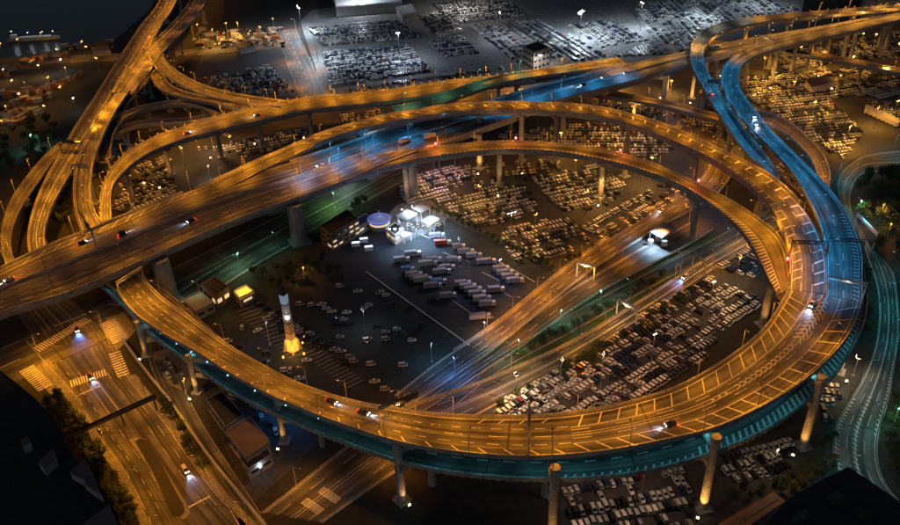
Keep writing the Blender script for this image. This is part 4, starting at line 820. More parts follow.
LOTS = {
 'a': ('lot under the loop front', [(560, 486), (612, 474), (650, 469), (680, 468), (694, 500), (694, 560), (575, 560)], (600, 480), (650, 470), dict(fill=.93)),
 'b': ('lot between the right piers', [(726, 456), (752, 446), (792, 434), (812, 428), (806, 452), (780, 474), (745, 486), (722, 476)], (740, 448), (785, 436), dict(fill=.93)),
 'c': ('big lot inside the loop', [(494, 417), (504, 401), (540, 382), (606, 340), (652, 305), (674, 302), (716, 334), (706, 354), (690, 372), (650, 395), (600, 412), (555, 418)], (520, 408), (600, 362), dict(fill=.93, pitch=3.55)),
 'd': ('block beside the inner pier', [(672, 298), (708, 277), (762, 300), (738, 324), (722, 334)], (675, 297), (708, 278), dict(fill=.93, pitch=3.55)),
 'e': ('small lot by the ramp', [(716, 268), (748, 250), (768, 272), (742, 280)], (716, 268), (748, 250), dict(fill=.9)),
 'f': ('strip behind the right pier', [(820, 378), (842, 385), (832, 425), (820, 420)], (824, 400), (840, 402), dict(fill=.9)),
 'g': ('front lot right edge', [(700, 470), (718, 470), (716, 500), (703, 540)], (700, 475), (718, 470), dict(fill=.5)),
 'h': ('lot by the floodlight mast', [(500, 231), (520, 224), (566, 219), (592, 240), (565, 255), (522, 266), (504, 252)], (508, 234), (560, 222), dict(fill=.9)),
 'i': ('the export lot left of the slim pier', [(432, 200), (455, 193), (524, 184), (538, 208), (510, 222), (474, 229)], (450, 203), (520, 188), dict(fill=.95)),
 'j': ('the lot behind the inner ramp, middle', [(530, 178), (592, 163), (626, 186), (606, 208), (562, 212)], (543, 178), (590, 168), dict(fill=.93)),
 'k': ('the strip of cars by the frontage road', [(580, 232), (640, 192), (690, 178), (700, 184), (606, 242)], (590, 230), (655, 194), dict(fill=.9)),
 'l': ('the lot under the west end of the inner ramp', [(398, 182), (450, 162), (476, 176), (440, 197), (406, 204)], (405, 184), (450, 172), dict(fill=.9)),
 'm': ('between the ramps', [(560, 124), (640, 122), (680, 146), (650, 160), (560, 146), (520, 150), (480, 152), (455, 158), (440, 150)], (560, 130), (640, 130), dict(fill=.9)),
 'n': ('west dark lot', [(112, 210), (120, 182), (150, 158), (172, 158), (176, 196), (130, 216)], (130, 176), (165, 162), dict(fill=.8, gap=2.1)),
 'o': ('west lot 2', [(180, 150), (300, 128), (318, 138), (250, 156), (205, 150)], (190, 148), (300, 128), dict(fill=.93)),
 'p': ('west lot 3', [(337, 116), (380, 110), (384, 118), (345, 126)], (337, 116), (380, 110), dict(fill=.9)),
 'q': ('port 1', [(322, 52), (408, 46), (434, 72), (331, 88)], (331, 88), (434, 72), dict(fill=.96)),
 'r': ('port 2', [(306, 28), (395, 20), (424, 38), (322, 47)], (322, 47), (424, 38), dict(fill=.9)),
 's': ('port 3', [(418, 15), (445, 11), (462, 32), (440, 38)], (440, 38), (462, 32), dict(fill=.9)),
 't': ('port 4', [(427, 42), (462, 36), (481, 54), (446, 58)], (446, 58), (481, 54), dict(fill=.93)),
 'u': ('port strip', [(328, 90), (502, 67), (506, 71), (330, 95)], (328, 92), (502, 68), dict(fill=.9)),
 'v': ('port pink', [(430, 3), (510, 2), (526, 16), (458, 24)], (458, 24), (526, 16), dict(fill=.9)),
 'w': ('port rows', [(467, 26), (536, 20), (612, 56), (570, 62), (524, 60), (514, 62)], (467, 26), (514, 62), dict(fill=.9, pitch=5.2)),
 'x': ('port bright', [(566, 26), (612, 21), (650, 40), (600, 48)], (566, 26), (600, 48), dict(fill=.9, pitch=5)),
 'y': ('port right', [(628, 6), (745, -6), (800, 10), (705, 24), (690, 44), (686, 54), (614, 57), (655, 40)], (655, 40), (628, 8), dict(fill=.85, pitch=5)),
 'z': ('right lot', [(742, 78), (785, 72), (822, 92), (862, 132), (842, 160), (800, 132), (770, 112), (746, 100)], (742, 84), (782, 80), dict(fill=.93)),
 'A': ('right lot 2', [(776, 56), (824, 47), (830, 64), (784, 72)], (782, 56), (820, 50), dict(fill=.93)),
 'B': ('right lot 3', [(832, 44), (905, 32), (905, 60), (838, 58)], (835, 46), (895, 40), dict(fill=.7)),
 'C': ('right lot 4', [(792, 72), (870, 64), (905, 80), (905, 104), (870, 96), (830, 98)], (805, 84), (870, 72), dict(fill=.7)),
 'D': ('left dark lot', [(205, 78), (270, 66), (296, 92), (232, 97)], (232, 97), (296, 92), dict(fill=.6)),
 'E': ('glow yard', [(195, 32), (285, 28), (288, 46), (200, 50)], (200, 50), (288, 46), dict(fill=.35)),
 'F': ('under upper right', [(640, 108), (690, 112), (720, 128), (735, 140), (690, 132)], (640, 112), (690, 116), dict(fill=.9)),
 'G': ('between blue ramps', [(770, 170), (783, 160), (800, 190), (806, 215), (790, 200)], (770, 172), (783, 162), dict(fill=.93)),
 'H': ('the dark lot behind the expressway pillar', [(175, 268), (240, 240), (252, 250), (190, 285)], (178, 270), (240, 242), dict(fill=.9)),
 'J': ('right of glow', [(866, 100), (905, 104), (905, 128), (890, 125)], (870, 104), (900, 108), dict(fill=.9)),
 'K': ('under mid ramp', [(600, 96), (640, 104), (690, 116), (660, 124), (610, 108)], (610, 104), (650, 110), dict(fill=.9)),
 'L': ('behind upper decks', [(505, 92), (560, 88), (620, 84), (625, 92), (560, 100)], (510, 96), (600, 90), dict(fill=.9)),
 'M': ('east verge', [(700, 75), (722, 72), (722, 108), (712, 112)], (700, 80), (720, 78), dict(fill=.9)),
 'N': ('under left ramps', [(118, 150), (150, 130), (200, 128), (160, 140), (128, 165)], (120, 155), (150, 135), dict(fill=.6)),
 'side': ('little yards left of the loop', [(-90, -90), (-89, -90), (-89, -89)], (-90, -90), (-89, -90), dict(fill=0)),
 'I': ('behind ramp far', [(460, 165), (540, 158), (566, 170), (520, 184), (455, 192)], (460, 172), (540, 165), dict(fill=.35)),
}
for k, (desc, px, a, b, kw) in LOTS.items(): lot(k, desc, px, a, b, **kw)
# scattered cars in the dark yard: seen one by one
for i, (x, y, ang, col) in enumerate([(228, 342, 10, 'white'), (238, 348, 10, 'black'), (242, 328, 100, 'white'), (258, 331, 40, 'white'), (267, 354, 5, 'dark grey'), (265, 363, 5, 'dark blue'), (307, 361, 5, 'white'), (285, 371, 5, 'white'),
    (290, 371, 95, 'silver'), (300, 379, 5, 'silver'), (300, 305, 0, 'silver'), (312, 306, 20, 'silver'), (322, 305, 15, 'white'), (326, 309, 15, 'white'), (332, 312, 5, 'white'), (347, 313, 5, 'white'), (340, 287, 10, 'white'), (358, 292, 5, 'white'),
    (380, 293, 30, 'silver'), (386, 296, 20, 'white'), (340, 338, 10, 'silver'), (367, 341, 5, 'silver'), (369, 341, 60, 'silver'), (397, 330, 5, 'white'), (412, 341, 5, 'white'), (341, 352, 5, 'silver'), (350, 358, 5, 'silver'), (354, 362, 5, 'silver'),
    (371, 365, 5, 'white'), (403, 366, 5, 'white'), (375, 382, 5, 'white'), (385, 390, 5, 'silver'), (434, 301, 5, 'dark blue'), (392, 306, 5, 'dark grey'), (410, 308, 10, 'dark grey')] + [(round(250 + 9 * (k % 9) + 6 * (k // 9) + random.uniform(-2, 2)), round(300 + 7 * (k // 9) + 4.6 * (k % 9) + random.uniform(-1, 1)), 12 + random.uniform(-4, 4), random.choice(['dark grey', 'silver', 'black', 'dark grey', 'dark blue'])) for k in range(45) if random.random() < .62] + [(round(random.uniform(330, 440)), round(random.uniform(305, 350)), 8 + random.uniform(-4, 4), random.choice(['dark grey', 'black', 'dark blue', 'silver'])) for k in range(12)]):
    CARS.append([P(x, y), R(ang), col, random.choice(['sedan', 'hatch', 'van']), 'yard', i])
for i, (x, y, a_) in enumerate([(158, 364, 30), (164, 361, 30), (162, 370, 30), (170, 366, 30), (168, 376, 35), (176, 371, 30), (175, 382, 30), (183, 377, 30), (184, 388, 30), (232, 398, 60), (240, 396, 60), (247, 402, 60), (254, 408, 60), (262, 418, 20), (270, 424, 20), (276, 432, 20)]):
    CARS.append([P(x, y), R(a_ + 90), random.choice(['white', 'silver', 'dark grey', 'white']), random.choice(['sedan', 'van']), 'side', 0])
for c in CARS: c.append((c[0] - Vector((0, 0, CAMZ))).length)
CARS.sort(key=lambda c: c[6])
solo, mass = [], []
for c in CARS:
    (solo if (len(solo) < 225 and inview(c[0], 2)) or c[4] == 'yard' else mass).append(c)
yard_txt = 'parked alone on the dark yard inside the loop'
rows = {}
for c in solo: rows.setdefault((c[4], c[5] if c[4] != 'yard' else 0), []).append(c)
lotrows = {}
for k in rows: lotrows.setdefault(k[0], []).append(k)
for lid, ks in lotrows.items():
    ks.sort(key=lambda k: -max(proj(c[0])[1] for c in rows[k]))
    for ri, k in enumerate(ks):
        cs = sorted(rows[k], key=lambda c: proj(c[0])[0])
        for ci, c in enumerate(cs):
            if lid == 'yard': lab = '%s car on the dark open yard, %s from the left there' % (c[2], ordw(ci)); g = 'cars scattered over the dark yard'
            else: lab = '%s car, %s from left, %s row up, %s' % (c[2], ordw(ci), ordw(ri), LOTS[lid][0]); g = 'cars parked in ' + LOTS[lid][0]
            near = c[6] < 320
            car_at(c[0], c[1], c[2], c[3], label=lab, group=g, wheels=2 if c[6] < 235 else (1 if near else 0))
cv, cf, cc = [], [], []
COLD = {n_: c_ for n_, c_, w_ in CARCOL}
def mass_car(p, hd, col, kind):
    L = {'sedan': 3.6, 'hatch': 3.15, 'van': 3.25}[kind]; h = {'sedan': (.76, 1.14), 'hatch': (.8, 1.22), 'van': (.9, 1.48)}[kind]; w = 1.36
    c, s = math.cos(hd), math.sin(hd); b = len(cv)
    x0, x1 = {'sedan': (-.34, .2), 'hatch': (-.44, .22), 'van': (-.47, .36)}[kind]
    for x, y, z in [(-.5, -.5, .2), (.5, -.46, .2), (.5, .46, .2), (-.5, .5, .2), (-.5, -.5, h[0]), (.5, -.46, h[0] * .8), (.5, .46, h[0] * .8), (-.5, .5, h[0]),
                    (x0, -.46, h[0] - .02), (x1 + .09, -.46, h[0] - .06), (x1 + .09, .46, h[0] - .06), (x0, .46, h[0] - .02), (x0 + .06, -.38, h[1]), (x1 - .05, -.38, h[1]), (x1 - .05, .38, h[1]), (x0 + .06, .38, h[1])]:
        X, Y = x * L, y * w; cv.append((p.x + X * c - Y * s, p.y + X * s + Y * c, z))
    k = random.uniform(.85, 1.1); pc = tuple(min(.85, q * k) for q in COLD[col]); dk = (.012, .014, .017)
    for f, q in [((4, 5, 6, 7), pc), ((0, 1, 5, 4), pc), ((1, 2, 6, 5), pc), ((2, 3, 7, 6), pc), ((3, 0, 4, 7), pc), ((12, 13, 14, 15), pc), ((8, 9, 13, 12), dk), ((9, 10, 14, 13), dk), ((10, 11, 15, 14), dk), ((11, 8, 12, 15), dk)]:
        cf.append(tuple(i + b for i in f)); cc.extend([(*q, 1)] * 4)
for c in mass: mass_car(c[0], c[1], c[2], c[3])
me = bpy.data.meshes.new('parked_cars'); me.from_pydata(cv, [], cf); ca = me.color_attributes.new('Col', 'FLOAT_COLOR', 'CORNER')
ca.data.foreach_set('color', [x for q in cc for x in q]); me.materials.append(M['carmass'])
o = link(bpy.data.objects.new('parked_cars', me)); tag(o, 'thousands of further small parked cars filling the port lots and the lots behind the ramps', 'parked cars', kind='stuff')
print('cars', len(CARS), 'solo', len(solo))

# painted bays and lines in the yard
mb = MB()
def pline(a, b, w=.15, z=.045):
    A, B = P(*a, z), P(*b, z); d = (B - A).normalized(); q = Vector((-d.y, d.x, 0)) * w / 2; mb.quad(A - q, B - q, B + q, A + q)
for k in range(16):
    t = k / 15; x, y = 236 + t * 52, 312 + t * 46
    pline((x, y), (x + 18, y - 6), .14); 
for k in range(14):
    t = k / 13; x, y = 300 + t * 46, 352 + t * 36; pline((x, y), (x + 17, y - 8), .14)
for k in range(12):
    t = k / 11; x, y = 262 + t * 44, 318 + t * 40; pline((x, y), (x + 16, y - 7), .14)
for a, b in [((442, 252), (470, 262)), ((488, 285), (512, 297)), ((415, 232), (445, 245)), ((500, 262), (535, 282)), ((452, 300), (478, 318)), ((430, 262), (440, 268)), ((482, 272), (500, 281))]: pline(a, b, .25)
quadfix(mb); o = mb.build('yard_marking', M['paint']); o['kind'] = 'structure'
A, B = P(366, 272), P(470, 346); hd = math.atan2((B - A).y, (B - A).x); c = (A + B) / 2; mb = MB(); mb.box(0, 0, .2, (B - A).length, .22, .4); o = mb.build('yard_kerb_wall', M['white']); o.location = c; o.rotation_euler.z = hd; tag(o, 'long thin pale kerb wall dividing the dark yard from the lorry park', 'wall')
# ------------------------------------------------------------------ lorries
KT = .76
def truck(x, y, ang, label, L=9.5, boxm='box_white', cabm='car_white', z=0, lights=False, group='lorries parked in the lorry park', path=None):
    p = P(x, y, z) if not isinstance(x, Vector) else x; t = empty('lorry', p, ang, label, 'lorry', group); t.scale = (KT, KT, KT)
    mb = MB(); mb.box(-1.2, 0, 2.25, L - 2.4, 2.4, 2.5, 0, .99); mb.box(-1.2, 0, 3.53, L - 2.9, 2.1, .06); mb.build('cargo_box', M[boxm], t)
    mb = MB(); mb.box(-.6, 0, .82, L - 1.2, 1.0, .3); mb.build('chassis', M['dark'], t)
    mb = MB(); mb.box(L / 2 - .85, 0, 1.6, 1.9, 2.3, 2.1, 0, .93); cb = mb.build('cab', M[cabm], t)
    mb = MB(); mb.box(L / 2 + .06, 0, 2.0, .1, 2.0, .8); mb.box(L / 2 - .7, 0, 2.0, .8, 2.28, .6); mb.build('windscreen', M['glass'], cb)
    for sx in (-L / 2 + 1.4, -L / 2 + 2.6, L / 2 - 1.0):
        for sy in (-1.02, 1.02):
            q = MB(); q.tube((0, -.14, 0), (0, .14, 0), .48, .48, 12); 
            w = link(bpy.data.objects.new('wheel', truck_wheel), t); w.location = (sx, sy, .48)
    return t
_q = MB(); _q.tube((0, -.14, 0), (0, .14, 0), .48, .48, 12); truck_wheel = _q.mesh('wheel', M['rubber'])
M['box_white'] = mat('box_white', (.18, .18, .19), .6, noise=.7, col2=(.36, .36, .36)); M['box_red'] = mat('box_red', (.30, .06, .05), .5); M['box_blue'] = mat('box_blue', (.10, .25, .45), .5); M['box_cream'] = mat('box_cream', (.45, .40, .34), .6); M['box_grey'] = mat('box_grey', (.28, .28, .29), .6)
tdir = math.atan2((P(450, 242) - P(440, 243)).y, (P(450, 242) - P(440, 243)).x)
for x, y, bm, L, lab in [(437, 238, 'box_white', 9, 'lorry with white roof and red side nearest the bright forecourt'), (443, 245, 'box_red', 9, 'red sided lorry just in front of the forecourt'), (459, 249, 'box_white', 7, 'short white lorry in the upper right pair'), (466, 254, 'box_white', 9, 'white lorry just right of the short one'),
    (486, 264, 'box_white', 10.5, 'lone long white lorry at the right of the park'), (413, 256, 'box_grey', 9, 'grey lorry at the upper left of the park'), (428, 266, 'box_cream', 10, 'cream lorry in the centre left row'), (442, 274, 'box_grey', 9.5, 'grey lorry right of the cream one'), (408, 272, 'box_blue', 7, 'blue lorry at the left end of the row'),
    (414, 277, 'box_cream', 9, 'cream lorry below the blue one'), (423, 282, 'box_cream', 9.5, 'cream lorry two below the blue one'), (433, 288, 'box_white', 9.5, 'pale lorry at the foot of the left row'), (463, 286, 'box_grey', 8.5, 'grey lorry at the centre of the park'), (473, 292, 'box_white', 9, 'pale lorry topping the stack of three'),
    (477, 296, 'box_white', 9, 'pale lorry in the middle of the stack of three'), (482, 301, 'box_cream', 9, 'cream lorry at the foot of the stack of three'), (505, 275, 'box_white', 9, 'white lorry topping the bright trio by the right edge'), (510, 279, 'box_white', 9, 'white lorry in the middle of the bright trio'), (515, 283, 'box_white', 9, 'white lorry at the foot of the bright trio'),
    (480, 319, 'box_grey', 10.5, 'grey lorry parked alone near the yard tip'), (419, 280, 'box_grey', 9.5, 'grey lorry squeezed between the two cream ones'), (447, 270, 'box_white', 8.5, 'pale lorry tucked above the centre row'), (434, 262, 'box_grey', 8.5, 'grey lorry at the top of the centre row'), (402, 262, 'box_grey', 8.5, 'dim grey lorry at the far left of the park'), (468, 289, 'box_grey', 8.5, 'dim lorry between the centre one and the stack of three'), (487, 306, 'box_grey', 8.5, 'dim grey lorry below the stack of three'), (501, 271, 'box_grey', 8.5, 'dim lorry just above the bright trio'), (454, 262, 'box_grey', 8, 'grey lorry between the upper right pair and the centre'), (474, 258, 'box_grey', 8.5, 'dim lorry right of the upper pair'), (448, 298, 'box_grey', 8.5, 'dim grey lorry alone under the left row'), (439, 284, 'box_blue', 8, 'dark blue lorry right of the cream ones'), (496, 292, 'box_grey', 8.5, 'dim lorry between the stack of three and the bright trio')]: truck(x, y, tdir + random.uniform(-.02, .02), lab, L, bm)
# traffic on the decks and roads
def on(path, x, y, u, back=False):
    d = near_s(path, x, y); return path.pt(d, u, 0, .03), path.head(d) + (math.pi if back else 0)
def drive(path, x, y, u, back, col, kind, lab, lights=1):
    p, h = on(path, x, y, u, back); car_at(p, h, col, kind, label=lab, lights=lights, name='moving_car', group='cars driving on the roads', wheels=1)
drive(exp, 190, 215, .66, True, 'black', 'sedan', 'black car driving on the near lanes of the expressway', 1)
drive(exp, 128, 233, .35, False, 'black', 'van', 'black van on the far lanes of the expressway', 1)
drive(exp, 86, 250, .2, False, 'black', 'sedan', 'black car near the left edge of the expressway', 1)
drive(exp, 325, 172, .38, True, 'white', 'sedan', 'white car on the expressway just before the inner ramp splits', 1)
drive(exp, 12, 287, .35, True, 'white', 'sedan', 'white car with lit headlights at the left end of the expressway', 2)
drive(exp, 583, 84, .55, True, 'dark blue', 'van', 'dark blue van on the far expressway past the loop', 2)
drive(exp, 606, 78, .4, True, 'white', 'sedan', 'white car on the far expressway behind the blue van', 1)
drive(exp, 627, 74, .45, True, 'silver', 'sedan', 'silver car furthest along the far expressway', 1)
drive(gold, 322, 408, .72, False, 'black', 'sedan', 'dark car with red tail lights on the left of the upper deck', 1)
drive(gold, 362, 418, .6, False, 'dark grey', 'sedan', 'dark grey car ahead with red tail lights on the upper deck', 1)
drive(gold, 807, 300, .62, True, 'white', 'sedan', 'white car with glaring headlights where the decks merge', 2)
drive(gold, 665, 435, .3, True, 'dark blue', 'hatch', 'small car on the outer hatching of the upper deck', 1)
drive(b1, 716, 92, .4, False, 'white', 'van', 'white van on the narrow blue ramp', 1)
drive(main, 748, 118, .3, True, 'silver', 'sedan', 'silver car on the wide blue ramp', 1)
drive(main, 752, 126, .5, True, 'white', 'sedan', 'white car following on the wide blue ramp', 2)
drive(exA, 683, 275, .3, True, 'white', 'van', 'white van with blue headlights on the sunken expressway', 3)
drive(exB, 665, 214, .3, True, 'white', 'sedan', 'white car on the frontage road near the lit booth', 1)
drive(street, 178, 458, .82, False, 'white', 'van', 'white van with headlights on the wide street', 2)
drive(street, 112, 447, .08, True, 'dark blue', 'sedan', 'dark blue car at the left lane of the wide street', 0)
drive(street, 92, 375, .45, False, 'dark blue', 'sedan', 'dark blue car waiting at the crossing line', 1)
t = car_at(P(77, 330, .08), R(-62), 'dark blue', 'sedan', label='dark car throwing a blue beam across the junction', lights=3, name='moving_car', group='cars driving on the roads')
drive(dr, 185, 131, .5, False, 'white', 'sedan', 'white car on the collector viaduct', 1)
drive(dr, 255, 113, .5, True, 'silver', 'sedan', 'silver car on the collector viaduct right of the white one', 1)
drive(wb, 150, 42, .8, True, 'white', 'van', 'white van on the harbour bridge', 1)
truck(*[on(exp, 405, 142, .75)[0]], None, 0, 'x') if False else None
p, h = on(exp, 405, 144, .6); tr = truck(p, 0, h, 'white lorry on the bluish stretch of the expressway', 8.5, 'white', group='lorries on the expressway')
p, h = on(exp, 418, 141, .72); tr = truck(p, 0, h, 'cream lorry beside the white one on the expressway', 8.5, 'box_cream', group='lorries on the expressway')
p, h = on(exp, 720, 52, .3); tr = truck(p, 0, h, 'long blue lorry at the far end of the expressway', 12, 'box_blue', group='lorries on the expressway')

# ------------------------------------------------------------------ floodlights washing the piers
def flood(px, tgt, col, power, label, ang=70):
    p = P(*px); q = tgt if isinstance(tgt, Vector) else P(*tgt); d = (q - p)
    t = empty('floodlight', p, 0, label, 'floodlight', 'floodlights at the pier feet'); mb = MB(); mb.box(0, 0, .5, .6, .6, 1.0, 0, .8); mb.build('base', M['dark'], t)
    h = math.atan2(d.y, d.x); mb = MB(); mb.box(math.cos(h) * .15, math.sin(h) * .15, 1.2, .3, .7, .5, h); mb.build('lamp_head', M['e_warm'], t)
    o = light(t, (math.cos(h) * .4, math.sin(h) * .4, 1.3), col, power * (2.2 if p.y > 270 else 1.0), ang=ang, rad=.2, blend=.8)
    o.rotation_euler = Vector((d.x, d.y, q.z - 1.3 + 9)).to_track_quat('-Z', 'Y').to_euler()
PO = (1, .45, .08)
for i, (px, tg, c, pw, lab) in enumerate([((697, 521), (703, 508), PO, 9000, 'floodlight in front of the pier at the lower right'), ((792, 458), (803, 446), PO, 8000, 'floodlight before the second right hand pier'), ((545, 560), (552, 536), PO, 2500, 'floodlight under the front pier'),
    ((410, 508), (402, 500), (1, .5, .2), 2200, 'floodlight by the pier near the sunken expressway'), ((278, 452), (285, 441), PO, 2000, 'floodlight by the pier beside the dark roofs'), ((190, 402), (198, 392), PO, 2600, 'floodlight by the small yard pier'), ((140, 362), (147, 355), PO, 1800, 'floodlight at the junction pier'),
    ((846, 384), (838, 372), PO, 9000, 'floodlight at the rightmost loop pier'), ((498, 198), (500, 191), (1, .55, .2), 3500, 'floodlight at the first slim ramp pier'), ((598, 208), (600, 200), PO, 4500, 'floodlight at the second slim ramp pier'), ((760, 338), (768, 330), PO, 5000, 'floodlight at the thick inner pier'),
    ((402, 212), (400, 202), (1, .6, .4), 2500, 'floodlight at the pier beside the forecourt'), ((478, 176), (481, 170), PO, 5000, 'floodlight at the first golden loop pier'), ((522, 176), (525, 168), PO, 4500, 'floodlight at the second golden loop pier'), ((634, 124), (637, 116), PO, 8000, 'floodlight at the golden loop pier near the mid ramp'),
    ((690, 200), (697, 190), PO, 3500, 'floodlight at the pier over the frontage road'), ((770, 90), (775, 81), PO, 8000, 'floodlight below the wide ramp pier'), ((735, 108), (740, 98), PO, 8000, 'floodlight at the pier inside the blue bend'), ((690, 105), (694, 95), PO, 6000, 'floodlight at the narrow ramp pier'),
    ((818, 78), (824, 68), PO, 8000, 'floodlight at the next expressway pier'), ((304, 140), (306, 130), PO, 5000, 'floodlight at the collector pier by the street end'), ((255, 146), (257, 138), PO, 5000, 'floodlight at the collector pier further left'), ((211, 160), (213, 150), PO, 4000, 'floodlight at the collector pier on bare ground'), ((382, 120), (384, 112), PO, 6000, 'floodlight at the collector pier by the port strip'), ((160, 190), (163, 172), PO, 3000, 'floodlight at the collector pier in the bend'),
    ((660, 100), (664, 92), PO, 7000, 'floodlight below the middle of the expressway'), ((720, 78), (722, 70), PO, 7000, 'floodlight below the far expressway'), ((600, 105), (604, 98), PO, 7000, 'floodlight behind the golden loop')]): flood(px, tg, c, pw, lab)

# ------------------------------------------------------------------ gantries
def gantry(path, x, y, u0, u1, h, label, m='steel', sign=None, lit=None, cat='sign gantry', name='sign_gantry'):
    d = near_s(path, x, y); d = 19.5 + 19 * round((d - 19.5) / 19) if path is gold else d; a, b = path.pt(d, u0, .1), path.pt(d, u1, .1); c = (a + b) / 2; c.z = (a.z + b.z) / 2; e = b - a; L = Vector((e.x, e.y)).length; rz = math.atan2(e.y, e.x)
    t = empty(name, c, rz, label, cat); mb = MB()
    for sx in (-L / 2, L / 2): mb = MB(); mb.tube((sx, 0, 0), (sx, 0, h), .28, .22, 8); mb.build('post', M[m], t)
    mb = MB()
    mb.box(0, 0, h + .1, L + .6, .7, .22); mb.box(0, 0, h + 1.1, L + .6, .7, .18)
    n = int(L / 1.6)
    for k in range(n): x0 = -L / 2 + k * L / n; mb.tube((x0, 0, h + .1), (x0 + L / n, 0, h + 1.1), .09, .09, 4)
    mb.build('truss_beam', M[m], t)
    if sign: 
        mb = MB(); mb.box(sign[0] * L, -.5 if len(sign) < 3 else .5, h + .8, sign[1], .15, 2.0); mb.build('sign_panel', M['dark'], t)
    if lit:
        mb = MB(); mb.box(0, -.45, h + .0, 1.0, .3, .2); mb.build('lamp', M['e_warm'], t); light(t, (0, -1.6, h + 1.2), lit[0], lit[1], ang=160, rad=.3)
gantry(gold, 549, 438, 0, 1, 4.2, 'concrete coloured portal frame spanning the upper deck above the front pier', 'conc', cat='portal frame', name='portal_frame')
gantry(gold, 423, 428, .3, 1, 6, 'dark topped gantry on the upper deck left of centre', 'conc', sign=(.25, 7), lit=(SOD, 900))
gantry(gold, 143, 290, 0, 1, 5, 'thin orange gantry at the left end of the upper deck')
gantry(upg, 808, 256, 0, 1, 5, 'dark gantry over the golden ramp where the decks meet', 'dark')
gantry(main, 845, 256, 0, 1, 5, 'dark gantry over the wide blue deck', 'dark')
gantry(main, 845, 297, 0, 1, 6, 'pale gantry over the end of the blue deck', 'white', lit=((1, .7, .6), 350))
gantry(main, 764, 50, 0, 1, 6, 'white gantry at the top of the wide ramp', 'white', lit=((1, .8, .6), 900))
gantry(b1, 717, 90, 0, 1, 5, 'dark sign gantry over the narrow blue ramp', 'dark', sign=(0, 6))
gantry(exp, 862, 23, 0, 1, 7, 'orange gantry at the far right end of the expressway', 'conc', lit=(SOD, 3000))
gantry(exB, 582, 290, .75, 1.55, 6, 'pale goalpost gantry over the frontage road', 'white', lit=((1, .7, .4), 1400))
gantry(exA, 622, 312, -.25, 1.25, 6, 'pale goalpost gantry over the sunken expressway', 'white', lit=((1, .6, .3), 1400))
gantry(exA, 696, 265, -.2, 1.2, 6, 'goalpost gantry further up the sunken expressway', 'conc')
gantry(wb, 70, 152, 0, 1, 6, 'sign gantry where the harbour bridge splits', 'dark', sign=(0, 6))
gantry(wc, 84, 180, 0, 1, 6, 'thin gantry on the connector ramp', 'steel')
gantry(exp, 100, 258, 0, .45, 7, 'gantry over the far lanes near the left edge', 'steel', sign=(.1, 5))
gantry(east, 868, 232, -.3, 1.3, 6, 'pale gantry beside the blue deck over the avenue', 'white')
# footbridge over the wide street
a, b = P(88, 443), P(160, 409); a2, b2 = Vector((a.x, a.y, 0)), Vector((b.x, b.y, 0)); c = (a2 + b2) / 2; L = (b2 - a2).length; rz = math.atan2((b2 - a2).y, (b2 - a2).x)
t = empty('footbridge', c, rz, 'long dark footbridge crossing high over the wide street', 'footbridge')
mb = MB(); mb.box(0, 0, 5.2, L, 1.3, .3); mb.build('walkway', M['dark'], t)
mb = MB(); mb.box(0, -.62, 5.8, L, .06, .9); mb.box(0, .62, 5.8, L, .06, .9); mb.build('railing', M['dark'], t)
for sx in (-L / 2 + 1, 0, L / 2 - 1): mb = MB(); mb.tube((sx, 0, 0), (sx, 0, 5.05), .3, .3, 8); mb.build('post', M['dark'], t)
mb = MB(); mb.box(L * .1, 0, 5.42, L * .4, 1.1, .1); mb.build('walkway_floor', M['pave'], t)
# noise barrier along the slope
nb = Path(centre=[(122, 340, 0), (135, 358, 0), (150, 378, 0), (165, 396, 0), (180, 416, 0), (200, 446, 0), (222, 475, 0), (245, 502, 0), (272, 536, 0)], width=.5, smooth=2)
t = empty('noise_barrier', nb.C[nb.n // 2].xy.to_3d(), 0, 'long pale green noise barrier running down beside the wide street', 'noise barrier'); off = t.location.copy()
mb = MB(); loft(mb, nb, [(0, 0, 0), (0, 0, 1.6), (1, 0, 1.6), (1, 0, 0)]); mb.v = [(v[0] - off.x, v[1] - off.y, v[2]) for v in mb.v]; M['barrier'] = mat('barrier_panel', (.16, .22, .20), .6, noise=.5, col2=(.25, .32, .29)); mb.build('panel', M['barrier'], t)
mb = MB(); loft(mb, nb, [(0, .1, 1.55), (0, .1, 1.7), (1, .1, 1.7), (1, .1, 1.55)]); mb.v = [(v[0] - off.x, v[1] - off.y, v[2]) for v in mb.v]; mb.build('coping', M['steel'], t)

